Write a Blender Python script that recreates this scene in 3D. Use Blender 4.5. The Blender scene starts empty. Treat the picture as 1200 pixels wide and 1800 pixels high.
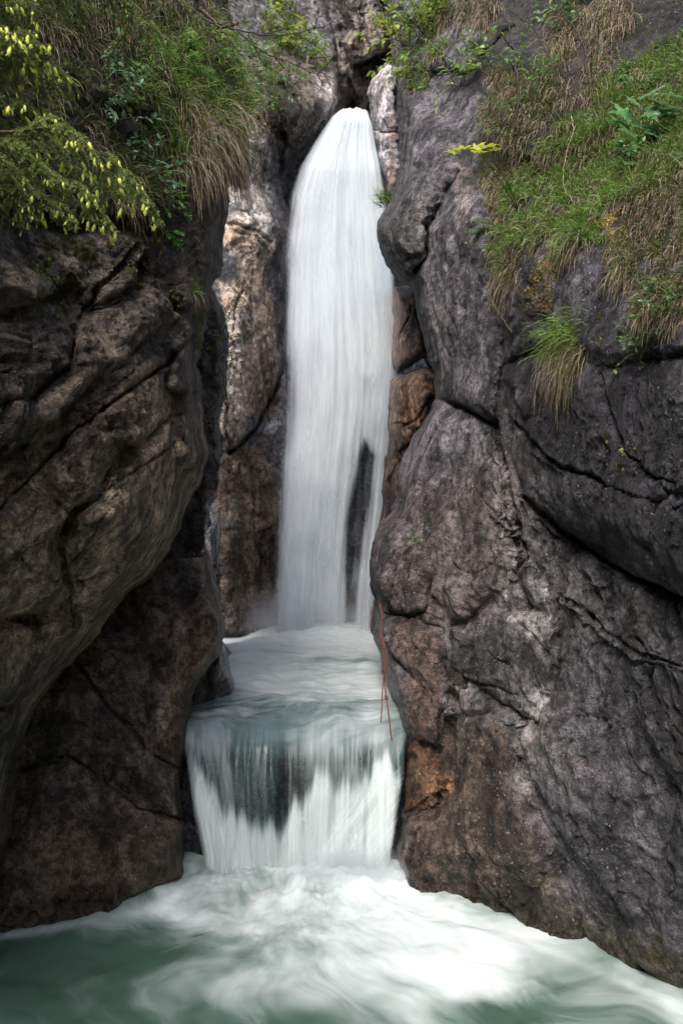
import bpy, math, random
import numpy as np
random.seed(7)
RNG = np.random.default_rng(11)
scene = bpy.context.scene
COL = scene.collection
F = 1400.0; CX = 600.0; CY = 900.0; CAMZ = 3.8     # field of view of the 28 mm lens, eye 3.8 m over the lower pool
# ------------------------------------------------------------------ helpers
def W(px, py, d):
    px = np.asarray(px, float); py = np.asarray(py, float); d = np.asarray(d, float)
    return np.stack([(px - CX) / F * d, d + 0 * px, CAMZ - (py - CY) / F * d], -1)

def link(o, parent=None):
    COL.objects.link(o)
    if parent: o.parent = parent
    return o

def tag(o, label=None, cat=None, group=None, kind=None):
    if label: o['label'] = label
    if cat: o['category'] = cat
    if group: o['group'] = group
    if kind: o['kind'] = kind
    return o

def mesh_obj(name, V, faces, mat, parent=None, smooth=True, attrs=None, origin=None):
    """V (n,3); faces (m,3|4) index array or a list of such arrays."""
    V = np.asarray(V, float)
    if not isinstance(faces, (list, tuple)): faces = [faces]
    faces = [np.asarray(f, np.int64) for f in faces if len(f)]
    if origin is not None: V = V - np.asarray(origin, float)
    me = bpy.data.meshes.new(name)
    me.vertices.add(len(V)); me.vertices.foreach_set('co', V.astype(np.float32).ravel())
    nl = sum(f.size for f in faces); npoly = sum(len(f) for f in faces)
    me.loops.add(nl); me.loops.foreach_set('vertex_index', np.concatenate([f.ravel() for f in faces]).astype(np.int32))
    me.polygons.add(npoly)
    tot = np.concatenate([np.full(len(f), f.shape[1]) for f in faces])
    st = np.concatenate([[0], np.cumsum(tot)[:-1]])
    me.polygons.foreach_set('loop_start', st.astype(np.int32))
    try: me.polygons.foreach_set('loop_total', tot.astype(np.int32))
    except Exception: pass
    me.polygons.foreach_set('use_smooth', np.full(npoly, smooth, dtype=bool))
    me.update(calc_edges=True)
    for k, a in (attrs or {}).items():
        a = np.asarray(a, np.float32)
        if a.ndim == 2 and a.shape[1] == 3 and k == 'Col':
            a = np.concatenate([a, np.ones((len(a), 1), np.float32)], 1)
            at = me.attributes.new(k, 'FLOAT_COLOR', 'POINT'); at.data.foreach_set('color', a.ravel())
        elif a.ndim == 2:
            at = me.attributes.new(k, 'FLOAT_VECTOR', 'POINT'); at.data.foreach_set('vector', a.ravel())
        else:
            at = me.attributes.new(k, 'FLOAT', 'POINT'); at.data.foreach_set('value', a.ravel())
    me.materials.append(mat)
    me.validate()
    o = bpy.data.objects.new(name, me)
    if origin is not None: o.location = origin
    link(o, parent)
    return o

def empty(name, loc=(0, 0, 0)):
    o = bpy.data.objects.new(name, None); o.location = loc; o.empty_display_size = .1
    return link(o)

# value noise on a periodic lattice
_L = np.random.default_rng(3).random((64, 64, 64)).astype(np.float32)
def vnoise(p, seed=0):
    p = np.asarray(p, float) + seed * 7.31
    i = np.floor(p).astype(np.int64); f = p - i
    f = f * f * f * (f * (f * 6 - 15) + 10)
    i &= 63; j = (i + 1) & 63
    x0, y0, z0 = i[..., 0], i[..., 1], i[..., 2]; x1, y1, z1 = j[..., 0], j[..., 1], j[..., 2]
    fx, fy, fz = f[..., 0], f[..., 1], f[..., 2]
    a = _L[x0, y0, z0] * (1 - fx) + _L[x1, y0, z0] * fx
    b = _L[x0, y1, z0] * (1 - fx) + _L[x1, y1, z0] * fx
    c = _L[x0, y0, z1] * (1 - fx) + _L[x1, y0, z1] * fx
    e = _L[x0, y1, z1] * (1 - fx) + _L[x1, y1, z1] * fx
    return (a * (1 - fy) + b * fy) * (1 - fz) + (c * (1 - fy) + e * fy) * fz * 1.0 if False else \
           ((a * (1 - fy) + b * fy) * (1 - fz) + (c * (1 - fy) + e * fy) * fz)
_M = np.array([[.36, .48, -.8], [-.8, .6, 0], [.48, .64, .6]])
def fbm(p, o=4, g=.5, seed=0):          # about -1..1
    s = 0; a = 1; t = 0; p = np.asarray(p, float)
    for k in range(o):
        s = s + a * (vnoise(p, seed + k) * 2 - 1); t += a; a *= g; p = (p @ _M.T) * 2.03
    return s / t
def ridged(p, o=4, g=.55, seed=0):      # 0..1, sharp crests
    s = 0; a = 1; t = 0; p = np.asarray(p, float)
    for k in range(o):
        s = s + a * (1 - np.abs(vnoise(p, seed + k) * 2 - 1)) ** 2; t += a; a *= g; p = (p @ _M.T) * 2.1
    return s / t
_H = np.random.default_rng(5).random((32, 32, 32, 3)).astype(np.float32)
def worley(p, seed=0, facet=False):
    p = np.asarray(p, float) + seed * 3.7
    i = np.floor(p).astype(np.int64); f = p - i
    F1 = np.full(p.shape[:-1], 9.); F2 = F1.copy(); FA = F1 * 0
    for a in (-1, 0, 1):
        for b in (-1, 0, 1):
            for c in (-1, 0, 1):
                h = _H[(i[..., 0] + a) & 31, (i[..., 1] + b) & 31, (i[..., 2] + c) & 31]
                d = ((h + np.array([a, b, c]) - f) ** 2).sum(-1)
                m = d < F1
                if facet:
                    G = ((h[..., [1, 2, 0]] * 2 - 1) * (f - h - np.array([a, b, c]))).sum(-1)
                    FA = np.where(m, G, FA)
                F2 = np.where(m, F1, np.minimum(F2, d)); F1 = np.where(m, d, F1)
    return (np.sqrt(F1), np.sqrt(F2), FA) if facet else (np.sqrt(F1), np.sqrt(F2))

def seg_dist(x, y, pts, closed):
    n = len(pts); best = np.full(x.shape, 1e12)
    for k in range(n if closed else n - 1):
        ax, ay = pts[k][:2]; bx, by = pts[(k + 1) % n][:2]
        dx, dy = bx - ax, by - ay
        t = np.clip(((x - ax) * dx + (y - ay) * dy) / (dx * dx + dy * dy + 1e-9), 0, 1)
        best = np.minimum(best, (x - ax - t * dx) ** 2 + (y - ay - t * dy) ** 2)
    return np.sqrt(best)
def sdf(x, y, pts):                      # positive inside
    ins = np.zeros(x.shape, bool); n = len(pts)
    for k in range(n):
        ax, ay = pts[k]; bx, by = pts[(k + 1) % n]
        if ay == by: continue
        c = ((ay > y) != (by > y)) & (x < (bx - ax) * (y - ay) / (by - ay) + ax)
        ins ^= c
    d = seg_dist(x, y, pts, True)
    return np.where(ins, d, -d)
def sstep(t): t = np.clip(t, 0, 1); return t * t * (3 - 2 * t)
def dome(t): t = np.clip(t, 0, 1); return (1 - (1 - t) ** 2.2) ** .62
def rbf(pts):
    pts = np.array(pts, float); c = pts[:, :2] / 400.; n = len(c)
    K = np.sqrt(((c[:, None] - c[None]) ** 2).sum(-1)) + np.eye(n) * .02
    A = np.zeros((n + 3, n + 3)); A[:n, :n] = K
    A[:n, n] = 1; A[:n, n + 1:] = c; A[n, :n] = 1; A[n + 1:, :n] = c.T
    w = np.linalg.solve(A, np.concatenate([1 / pts[:, 2], [0, 0, 0]]))     # interpolate 1/depth: planes stay planes
    def f(x, y):
        x = x / 400.; y = y / 400.; s = w[n] + w[n + 1] * x + w[n + 2] * y
        for k in range(n): s = s + w[k] * np.sqrt((x - c[k, 0]) ** 2 + (y - c[k, 1]) ** 2)
        return 1 / np.clip(s, .03, .5)
    return f
def warp(X, Y, amp=1., seed=0):
    q = np.stack([X, Y, 0 * X + seed * 9.1], -1)
    dx = 11 * fbm(q / 130, 2, seed=seed) + 6 * fbm(q / 42, 2, seed=seed + 5) + 3.4 * fbm(q / 14, 3, .6, seed=seed + 9)
    dy = 11 * fbm(q / 130, 2, seed=seed + 20) + 6 * fbm(q / 42, 2, seed=seed + 25) + 3.4 * fbm(q / 14, 3, .6, seed=seed + 29)
    return X + amp * dx, Y + amp * dy
def in_poly_mask(X, Y, poly, feather, nz=0.):
    return sstep((sdf(X, Y, poly) + nz * feather) / feather + .5)

def unit3(v): return v / (np.linalg.norm(v, axis=-1, keepdims=True) + 1e-9)
MASS = {}
def rock(name, outline, base, lobes=(), cracks=(), tints=(), col=(.2, .17, .15), edge=(26, 1.2), step=2.0,
         bbox=None, amp=1., mat=None, seed=0, chunk=1.1, strata=None, moss=(), wet=(), wamp=1., skirt=3., tag_as='structure', parent=None, flow=None, ewarp=None, liftk=.62):
    ox = [p[0] for p in outline]; oy = [p[1] for p in outline]
    x0, x1, y0, y1 = bbox or (min(ox) - 20, max(ox) + 20, min(oy) - 20, max(oy) + 20)
    xs = np.arange(x0, x1 + step, step); ys = np.arange(y0, y1 + step, step)
    X, Y = np.meshgrid(xs, ys)
    WX, WY = warp(X, Y, wamp, seed)
    EX, EY = warp(X, Y, wamp if ewarp is None else ewarp, seed)
    S = sdf(EX, EY, outline)
    # snap the rim of the grid onto the outline
    gy, gx = np.gradient(S, step)
    gl = np.hypot(gx, gy) + 1e-6
    rim = (S < 0) & (S > -1.6 * step)
    X = np.where(rim, X - S * gx / gl, X); Y = np.where(rim, Y - S * gy / gl, Y)
    keep = S > -1.6 * step
    Sc = np.maximum(S, 0)
    d = rbf(base)(X, Y) + edge[1] * (1 - dome(Sc / edge[0]))
    L = np.zeros_like(d)
    for lb in lobes:
        poly, lift, r = lb[0], lb[1], lb[2]
        tilt = lb[3] if len(lb) > 3 else (0, 0)
        cx = sum(p[0] for p in poly) / len(poly); cy = sum(p[1] for p in poly) / len(poly)
        mx = max(abs(p[0] - cx) for p in poly) + 1; my = max(abs(p[1] - cy) for p in poly) + 1
        m = (X > cx - mx - 260) & (X < cx + mx + 260) & (Y > cy - my - 260) & (Y < cy + my + 260)
        s = np.full(X.shape, -99.); s[m] = sdf(WX[m], WY[m], poly)
        v = lift * dome(s / r) * np.clip(1 + tilt[0] * (X - cx) / mx + tilt[1] * (Y - cy) / my, .05, 3)
        v = np.where(s > 0, v, 0)
        L = np.maximum(L, v) if lift > 0 else L + v
    for _ in range(2):
        Lp = np.pad(L, 1, mode='edge'); L = (Lp[:-2, 1:-1] + Lp[2:, 1:-1] + Lp[1:-1, :-2] + Lp[1:-1, 2:] + 2 * L) / 6
    d = d - L * liftk
    for ck in cracks:
        pts, w, a = ck
        d = d + .6 * a * np.exp(-(seg_dist(WX, WY, pts, False) / w) ** 2)
    P = W(X, Y, d)
    # surface noise in metres
    Q = P.copy()
    if strata is not None:
        (ang, k) = strata; c, s_ = math.cos(ang), math.sin(ang)
        u = Q[..., 0] * c + Q[..., 2] * s_; v = -Q[..., 0] * s_ + Q[..., 2] * c
        Q = np.stack([u / k, Q[..., 1] / (k ** .5), v], -1)
    Q = Q + .25 * np.stack([fbm(P * 1.3, 2, seed=seed + 40), fbm(P * 1.3, 2, seed=seed + 41), fbm(P * 1.3, 2, seed=seed + 42)], -1)
    H = .17 * fbm(P * .55, 3, seed=seed)
    F1, F2, G = worley(Q * chunk, seed, True)
    e1 = (F2 - F1).clip(0, .12) / .12
    H += .17 * G * e1 - .035 * (1 - e1)
    F1, F2, G = worley(Q * chunk * 2.9, seed + 2, True)
    e1 = (F2 - F1).clip(0, .14) / .14; k2 = sstep((fbm(P * .9, 2, seed=seed + 63) + .25) / .4)
    H += (.095 * G * e1 - .010 * (1 - e1)) * (.35 + .65 * k2)
    F1, F2, G = worley(Q * chunk * 8.5, seed + 3, True)
    H += .046 * G * ((F2 - F1).clip(0, .15) / .15) * (.4 + .6 * k2)
    F1, F2, G = worley(Q * chunk * 21, seed + 6, True)
    H += .018 * G * sstep((fbm(P * 2.3, 2, seed=seed + 64) + .3) / .5)
    H += .06 * (ridged(Q * 1.9, 4, seed=seed + 3) - .5)
    H += .05 * fbm(Q * 7, 4, .68, seed=seed + 4)
    cr = np.abs(fbm(Q * .9, 3, seed=seed + 60)); H -= .035 * np.exp(-(cr / .010) ** 2) * (fbm(P * .8, 2, seed=seed + 61) > -.1)
    H *= amp
    N = np.cross(np.gradient(P, axis=1), np.gradient(P, axis=0)); N /= np.linalg.norm(N, axis=-1, keepdims=True) + 1e-9
    flip = (N * (P - np.array([0, 0, CAMZ]))).sum(-1) > 0
    N = np.where(flip[..., None], -N, N)
    cv = np.abs((N * unit3(P - np.array([0, 0, CAMZ]))).sum(-1))
    P = P + N * (H * np.clip(cv * 1.9 - .12, .06, 1) * (.12 + .88 * sstep(S / 22)))[..., None]
    # colour zones
    C = np.empty(P.shape); C[:] = col
    tn = fbm(P * 1.6, 4, .6, seed=seed + 70)
    for t in tints:
        poly, c, fe = t[:3]; st = t[3] if len(t) > 3 else 1.
        m = in_poly_mask(X, Y, poly, fe, tn * 1.3) * st
        C = C * (1 - m[..., None]) + np.array(c) * m[..., None]
    def fld(lst):
        f = np.zeros(X.shape)
        for poly, fe, st in lst: f = np.maximum(f, in_poly_mask(X, Y, poly, fe, tn * 1.6) * st)
        return f
    mo = fld(moss); we = fld(wet)
    ny, nx = X.shape
    idx = -np.ones(X.shape, np.int64)
    q = keep[:-1, :-1] & keep[1:, :-1] & keep[:-1, 1:] & keep[1:, 1:]
    use = np.zeros(X.shape, bool); use[:-1, :-1] |= q; use[1:, :-1] |= q; use[:-1, 1:] |= q; use[1:, 1:] |= q
    idx[use] = np.arange(use.sum())
    fa = np.stack([idx[1:, :-1][q], idx[1:, 1:][q], idx[:-1, 1:][q], idx[:-1, :-1][q]], -1)
    V = P[use]; Cc = C[use]; mo_ = mo[use]; we_ = we[use]
    # the rock goes on behind its visible rim
    e = np.concatenate([fa[:, [0, 1]], fa[:, [1, 2]], fa[:, [2, 3]], fa[:, [3, 0]]])
    key = np.sort(e, 1); key = key[:, 0] * (len(V) + 1) + key[:, 1]
    u_, inv, cnt = np.unique(key, return_inverse=True, return_counts=True)
    be = e[cnt[inv] == 1]
    bv = np.unique(be)
    inw = np.stack([gx / gl, gy / gl], -1)[use][bv]
    XYu = np.stack([X, Y], -1)[use][bv]
    prev = bv; faces = [fa]; n0 = len(V)
    for k, (dd, sh) in enumerate([(skirt * .3, 6), (skirt, 26)]):
        dep = V[bv][:, 1] + dd
        nv = W(XYu[:, 0] + inw[:, 0] * sh, XYu[:, 1] + inw[:, 1] * sh, dep)
        mp = {int(b): n0 + i for i, b in enumerate(bv)}
        new = np.arange(n0, n0 + len(bv)); look = dict(zip(bv.tolist(), new.tolist())); lookp = dict(zip(bv.tolist(), prev.tolist()))
        A = np.array([lookp[i] for i in be[:, 0].tolist()]); B = np.array([lookp[i] for i in be[:, 1].tolist()])
        A2 = np.array([look[i] for i in be[:, 0].tolist()]); B2 = np.array([look[i] for i in be[:, 1].tolist()])
        faces.append(np.stack([B, A, A2, B2], -1))
        V = np.concatenate([V, nv]); Cc = np.concatenate([Cc, Cc[bv]]); mo_ = np.concatenate([mo_, mo_[bv]]); we_ = np.concatenate([we_, we_[bv]])
        n0 += len(bv); prev = new
    att = {'Col': Cc, 'moss': mo_, 'wet': we_}
    org = None
    if tag_as == 'thing':
        org = V.mean(0); org[2] = V[:, 2].min()
    o = mesh_obj(name, V, np.concatenate(faces), mat, parent, attrs=att, origin=org)
    if tag_as == 'structure': tag(o, kind='structure')
    MASS[name + str(seed)] = dict(x0=x0, y0=y0, step=step, P=P, N=N, use=use)
    return o

def on(mkey, px, py):
    """points and outward normals of a rock surface"""
    m = MASS[mkey]; px = np.asarray(px, float); py = np.asarray(py, float)
    i = np.clip(((px - m['x0']) / m['step']).round().astype(int), 0, m['P'].shape[1] - 1)
    j = np.clip(((py - m['y0']) / m['step']).round().astype(int), 0, m['P'].shape[0] - 1)
    return m['P'][j, i], m['N'][j, i], m['use'][j, i]

# ------------------------------------------------------------------ materials
class NT:
    def __init__(s, name):
        s.m = bpy.data.materials.new(name); s.m.use_nodes = True; s.t = s.m.node_tree; s.t.nodes.clear()
    def n(s, typ, **kw):
        nd = s.t.nodes.new(typ)
        for k, v in kw.items():
            if k.startswith('i_'):
                key = k[2:].replace('_', ' ')
                s.put(nd.inputs[key], v)
            else: setattr(nd, k, v)
        return nd
    def put(s, sock, v):
        if isinstance(v, bpy.types.NodeSocket): s.t.links.new(v, sock)
        else:
            if hasattr(sock, 'default_value') and not isinstance(sock.default_value, (int, float)) and hasattr(v, '__len__') and len(v) == 3 and len(sock.default_value) == 4: v = (*v, 1)
            sock.default_value = v
    def attr(s, name, out='Fac'):
        a = s.n('ShaderNodeAttribute', attribute_name=name); return a.outputs[out]
    def math(s, op, a, b=0., c=0.):
        nd = s.n('ShaderNodeMath', operation=op)
        s.put(nd.inputs[0], a); s.put(nd.inputs[1], b); s.put(nd.inputs[2], c); return nd.outputs[0]
    def noise(s, vec, scale, detail=4, rough=.55, dist=0.):
        nd = s.n('ShaderNodeTexNoise'); s.put(nd.inputs['Vector'], vec)
        s.put(nd.inputs['Scale'], scale); s.put(nd.inputs['Detail'], detail); s.put(nd.inputs['Roughness'], rough); s.put(nd.inputs['Distortion'], dist)
        return nd.outputs['Fac']
    def ramp(s, v, a, b, lo=0., hi=1., smooth=True):
        nd = s.n('ShaderNodeMapRange', interpolation_type='SMOOTHSTEP' if smooth else 'LINEAR')
        for k, x in zip(('Value', 'From Min', 'From Max', 'To Min', 'To Max'), (v, a, b, lo, hi)): s.put(nd.inputs[k], x)
        return nd.outputs[0]
    def mix(s, f, a, b, mode='MIX'):
        nd = s.n('ShaderNodeMix', data_type='RGBA', blend_type=mode)
        s.put(nd.inputs['Factor'], f)
        ins = [i for i in nd.inputs if i.type == 'RGBA']
        s.put(ins[0], a); s.put(ins[1], b); return [o for o in nd.outputs if o.type == 'RGBA'][0]
    def bump(s, h, strength, dist, normal=None):
        nd = s.n('ShaderNodeBump'); s.put(nd.inputs['Strength'], strength); s.put(nd.inputs['Distance'], dist); s.put(nd.inputs['Height'], h)
        if normal is not None: s.put(nd.inputs['Normal'], normal)
        return nd.outputs[0]
    def out(s, sh, vol=None):
        o = s.n('ShaderNodeOutputMaterial')
        if sh is not None: s.t.links.new(sh, o.inputs['Surface'])
        if vol is not None: s.t.links.new(vol, o.inputs['Volume'])
        return s.m

def rock_material(name='rock', speck=.5, rough=.8, fine=1.):
    t = NT(name)
    pos = t.n('ShaderNodeTexCoord').outputs['Object'] if False else t.n('ShaderNodeNewGeometry').outputs['Position']
    c = t.attr('Col', 'Color')
    n1 = t.noise(pos, 2.2, 6, .65, .6)
    n2 = t.noise(pos, 11, 8, .75)
    n3 = t.noise(pos, 52, 5, .75); n7 = t.noise(pos, 2.6, 3, .5)
    v = t.math('MULTIPLY', t.ramp(n1, .36, .64, .38, 1.7), t.ramp(n2, .38, .62, .42, 1.75))
    v = t.math('MULTIPLY', v, t.ramp(n3, .32, .68, t.ramp(n7, .4, .6, .5, .8), t.ramp(n7, .4, .6, 1.6, 1.25)))
    g = t.n('ShaderNodeCombineColor'); [t.put(g.inputs[k], v) for k in range(3)]
    c = t.mix(1., c, g.outputs[0], 'MULTIPLY')
    # warm and cool mineral patches
    n4 = t.noise(pos, 3.7, 5, .6, 1.)
    c = t.mix(t.ramp(n4, .52, .75, 0, .35), c, t.mix(1., c, (1.35, .95, .62), 'MULTIPLY'))
    c = t.mix(t.ramp(n4, .46, .25, 0, .4), c, t.mix(1., c, (.95, .98, 1.06), 'MULTIPLY'))
    # dark wet seeps running down
    mp = t.n('ShaderNodeMapping'); t.put(mp.inputs['Vector'], pos); mp.inputs['Scale'].default_value = (2.4, 2.4, .45)
    n5 = t.noise(mp.outputs[0], 1.6, 5, .6, .4)
    c = t.mix(t.ramp(n5, .52, .62, 0, .7), c, t.mix(1., c, (.25, .24, .24), 'MULTIPLY'))
    # pale lichen and crystal specks
    n6 = t.noise(pos, 34, 3, .6)
    sp = t.math('MULTIPLY', t.ramp(n6, .62, .68, 0, 1), t.ramp(n7, .44, .62, .1, speck * 1.3))
    c = t.mix(sp, c, (.5, .48, .47))
    n8 = t.noise(pos, 24, 3, .6)
    c = t.mix(t.ramp(n8, .37, .29, 0, .8), c, t.mix(1., c, (.25, .22, .2), 'MULTIPLY'))
    # moss
    mo = t.attr('moss'); mn = t.noise(pos, 7, 5, .65)
    mf = t.ramp(t.math('ADD', mo, t.math('MULTIPLY', t.math('SUBTRACT', mn, .5), 1.6)), .5, .68)
    mf = t.math('MULTIPLY', mf, t.ramp(mo, 0.02, .15))
    mc = t.mix(t.ramp(t.noise(pos, 16, 3, .6), .35, .65), (.035, .045, .01), (.12, .10, .018))
    c = t.mix(mf, c, mc)
    wet = t.attr('wet')
    c = t.mix(t.math('MULTIPLY', wet, .55), c, t.mix(1., c, (.42, .38, .36), 'MULTIPLY'))
    h = t.math('ADD', t.math('MULTIPLY', t.noise(pos, 9, 10, .76), .15), t.math('MULTIPLY', t.noise(pos, 45, 6, .75), .03 * fine))
    h = t.math('ADD', h, t.math('MULTIPLY', t.ramp(n8, .38, .25), -.012))
    h = t.math('ADD', h, t.math('MULTIPLY', mf, t.math('MULTIPLY', t.noise(pos, 90, 2, .5), .02)))
    vo = t.n('ShaderNodeTexVoronoi', feature='DISTANCE_TO_EDGE'); 
    wv = t.n('ShaderNodeMix', data_type='VECTOR'); 
    t.put(wv.inputs['Factor'], .12)
    vi = [i for i in wv.inputs if i.type == 'VECTOR']; t.put(vi[0], pos)
    nv = t.n('ShaderNodeTexNoise'); t.put(nv.inputs['Vector'], pos); nv.inputs['Scale'].default_value = 3; nv.inputs['Detail'].default_value = 4
    t.put(vi[1], nv.outputs['Color'])
    t.put(vo.inputs['Vector'], [o for o in wv.outputs if o.type == 'VECTOR'][0]); vo.inputs['Scale'].default_value = 2.6
    ck = t.ramp(vo.outputs['Distance'], .0, .03, -.035, 0.)
    h = t.math('ADD', h, t.math('MULTIPLY', ck, t.ramp(n7, .4, .6, 0, 1)))
    vc = t.n('ShaderNodeTexVoronoi'); t.put(vc.inputs['Vector'], [o for o in wv.outputs if o.type == 'VECTOR'][0]); vc.inputs['Scale'].default_value = 17
    h = t.math('ADD', h, t.math('MULTIPLY', t.ramp(vc.outputs['Distance'], 0., .6), t.math('MULTIPLY', t.ramp(n1, .4, .6), -.018)))
    nrm = t.bump(h, 1., 1.0)
    b = t.n('ShaderNodeBsdfPrincipled')
    t.put(b.inputs['Base Color'], c)
    r = t.math('SUBTRACT', t.ramp(n2, .3, .7, rough - .12, rough + .12), t.math('MULTIPLY', wet, .5))
    r = t.math('ADD', r, t.math('MULTIPLY', mf, .3))
    t.put(b.inputs['Roughness'], r); t.put(b.inputs['Normal'], nrm)
    b.inputs['Specular IOR Level'].default_value = .45
    return t.out(b.outputs[0])

ROCK = rock_material('rock', .9, .72)
ROCK_PALE = rock_material('pale_wet_rock', .7, .42)
ROCK_DARK = rock_material('near_rock', .55, .75, 1.3)
# ------------------------------------------------------------------ cliffs
# left near cliff: the bulging overhang
A_out = [(-700,-500),(380,-500),(398,-40),(415,60),(436,175),(430,250),(402,292),(403,380),(395,440),(374,520),(360,575),(352,640),(366,720),(369,800),(346,860),(312,930),(270,1000),(215,1060),(165,1120),(125,1165),(92,1205),(58,1255),(38,1330),(46,1420),(32,1520),(8,1600),(-60,1700),(-700,1900)]
A_base = [(400,300,8.2),(400,0,8.8),(365,750,7.9),(300,930,7.7),(200,1060,7.4),(100,1190,7.2),(40,1400,7.3),(0,1600,7.3),(0,500,5.3),(0,150,5.6),(200,80,7.2),(200,300,6.9),
          (200,700,6.1),(200,900,6.2),(100,1000,6.1),(0,1000,5.7),(0,1200,6.1),(-300,600,3.9),(-300,1500,5.4),(-300,0,4.3),(200,-300,8),(-600,600,3.0),(-600,1600,4),(-600,-300,3.6),(0,-300,6.5)]
A_lobes = [
 ([(0,560),(60,520),(128,560),(130,640),(60,700),(-40,740),(-80,640)], .30, 40, (0,.5)),
 ([(-200,640),(60,700),(140,650),(110,720),(20,780),(-60,830),(-300,900)], .32, 40, (0,.3)),
 ([(130,560),(250,520),(268,430),(330,450),(300,560),(180,660),(60,760),(-40,840),(60,720),(140,640)], .30, 34, (0,.4)),
 ([(270,300),(400,296),(398,430),(372,520),(330,560),(300,500),(262,420)], .28, 40, (0,.2)),
 ([(330,560),(356,600),(358,680),(330,700),(296,680),(300,610)], .34, 22, (0,.4)),
 ([(292,640),(270,620),(225,650),(180,700),(200,760),(240,790),(290,740)], .30, 26, (0,.5)),
 ([(180,700),(120,760),(80,850),(120,900),(170,880),(205,800),(210,760)], .34, 34, (0,.4)),
 ([(300,740),(358,720),(366,800),(340,850),(318,820)], .34, 22, (0,.3)),
 ([(240,790),(300,740),(318,830),(310,920),(270,990),(215,1050),(160,1110),(120,1040),(110,960),(130,900),(200,830)], .55, 60, (.1,.2)),
 ([(-200,900),(60,860),(120,900),(100,960),(125,1040),(60,1080),(-30,1090),(-200,1150)], .42, 46, (0,.3)),
 ([(-60,1090),(60,1090),(130,1050),(160,1110),(120,1160),(70,1220),(30,1240),(-60,1260)], .42, 44, (0,.2)),
 ([(-60,1270),(30,1240),(60,1260),(40,1330),(48,1420),(30,1520),(0,1600),(-80,1600)], .3, 26, (0,.1)),
 ([(0,380),(120,400),(160,470),(90,520),(0,560),(-60,480)], .25, 34, (0,.5)),
 ([(120,400),(200,390),(268,420),(250,500),(150,540),(110,470)], .3, 34, (0,.4)),
 ([(-100,-200),(420,-200),(440,180),(425,262),(330,330),(260,380),(120,380),(-60,360),(-200,300)], .5, 60, (0,.6)),
]
A_cracks = [([(368,560),(290,640),(200,700),(120,770),(0,900)], 4, .22), ([(120,900),(108,960),(128,1040),(120,1100)], 3, .14), ([(365,720),(300,790),(200,850),(130,905)],3,.12),
            ([(250,430),(180,500),(140,560),(130,640),(60,700)], 4, .14), ([(0,935),(60,1000),(120,1040),(200,1000),(240,940)],2.5,.06)]
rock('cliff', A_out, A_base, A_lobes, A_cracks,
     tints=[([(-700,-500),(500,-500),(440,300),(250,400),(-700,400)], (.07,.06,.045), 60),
            ([(140,620),(330,700),(320,900),(200,1080),(60,1220),(-200,1300),(-200,900)], (.33,.25,.175), 90),  # brown belly, its colour lightened to stand in for light falling on it
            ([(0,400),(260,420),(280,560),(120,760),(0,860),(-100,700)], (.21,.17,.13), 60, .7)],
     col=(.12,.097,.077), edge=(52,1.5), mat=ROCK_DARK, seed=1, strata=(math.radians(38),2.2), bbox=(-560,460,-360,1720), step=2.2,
     moss=[([(40,390),(200,400),(270,470),(170,500),(40,450)],60,.55),([(330,520),(368,560),(362,640),(330,600)],30,.7),([(-200,-400),(440,-400),(430,280),(260,390),(-200,360)],60,.42),([(90,440),(130,560),(80,620),(40,500)],60,.4)],
     wet=[([(-700,1540),(60,1540),(60,1800),(-700,1900)],60,.8)], amp=1.0, skirt=2.5)

# left lower wall under the overhang, running down into the pool
B_out = [(-300,1000),(40,1050),(150,960),(300,860),(350,866),(360,960),(374,1035),(396,1085),(400,1118),(388,1150),(368,1185),(346,1225),(340,1270),(331,1325),(326,1400),(322,1480),(336,1560),(360,1760),(-300,1760)]
B_base = [(350,900,9.6),(395,1100,9.4),(340,1250,8.9),(326,1400,8.6),(334,1535,8.38),(200,1592,7.72),(100,1612,7.5),(0,1628,7.35),(200,1200,8.5),(100,1300,8.1),(40,1450,7.7),(200,1400,8.1),(-300,1650,6.9),(-300,1200,7.2),(200,1000,9.2),(340,1750,8.2),(0,1750,7.2)]
B_lobes = [
 ([(290,1085),(352,1045),(396,1085),(400,1120),(345,1225),(300,1235),(270,1180)], .45, 34, (.2,0)),
 ([(270,1180),(330,1220),(338,1270),(330,1320),(296,1310),(262,1260)], .3, 24, (.2,0)),
 ([(130,1165),(190,1240),(260,1310),(300,1350),(320,1440),(280,1420),(200,1350),(120,1300),(90,1240)], .28, 40, (0,.2)),
 ([(60,1350),(120,1330),(190,1360),(250,1420),(320,1450),(322,1540),(200,1600),(60,1640),(-40,1660),(40,1500)], .36, 60, (0,.4)),
 ([(140,1500),(190,1490),(185,1560),(150,1600),(120,1590)], .5, 22, (0,.2)),
 ([(150,1120),(290,1060),(280,1180),(270,1290),(200,1230)], .22, 40),
]
rock('cliff', B_out, B_base, B_lobes, [([(125,1150),(190,1240),(265,1320),(330,1345)],3,.25),([(40,1350),(120,1330),(190,1370),(240,1420),(325,1440)],2.5,.16),([(270,1180),(262,1260),(290,1320)],2,.08),([(60,1260),(120,1320)],2,.08)],
     tints=[([(280,1050),(400,1050),(400,1240),(330,1420),(260,1300)], (.16,.115,.085), 40), ([(60,1400),(330,1440),(340,1600),(0,1660)], (.115,.08,.055), 60, .8),([(275,1200),(300,1190),(285,1290),(270,1300)],(.3,.26,.23),16,.7)],
     col=(.125,.10,.08), edge=(24,1.0), mat=ROCK_DARK, seed=2, strata=(math.radians(-40),1.6), bbox=(-260,420,980,1700), step=2.2,
     wet=[([(-300,1550),(200,1540),(330,1480),(340,1700),(-300,1760)],60,.9),([(330,1040),(420,1060),(420,1240),(330,1350),(330,1240)],30,.6)], amp=.75, skirt=2.5)
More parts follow.
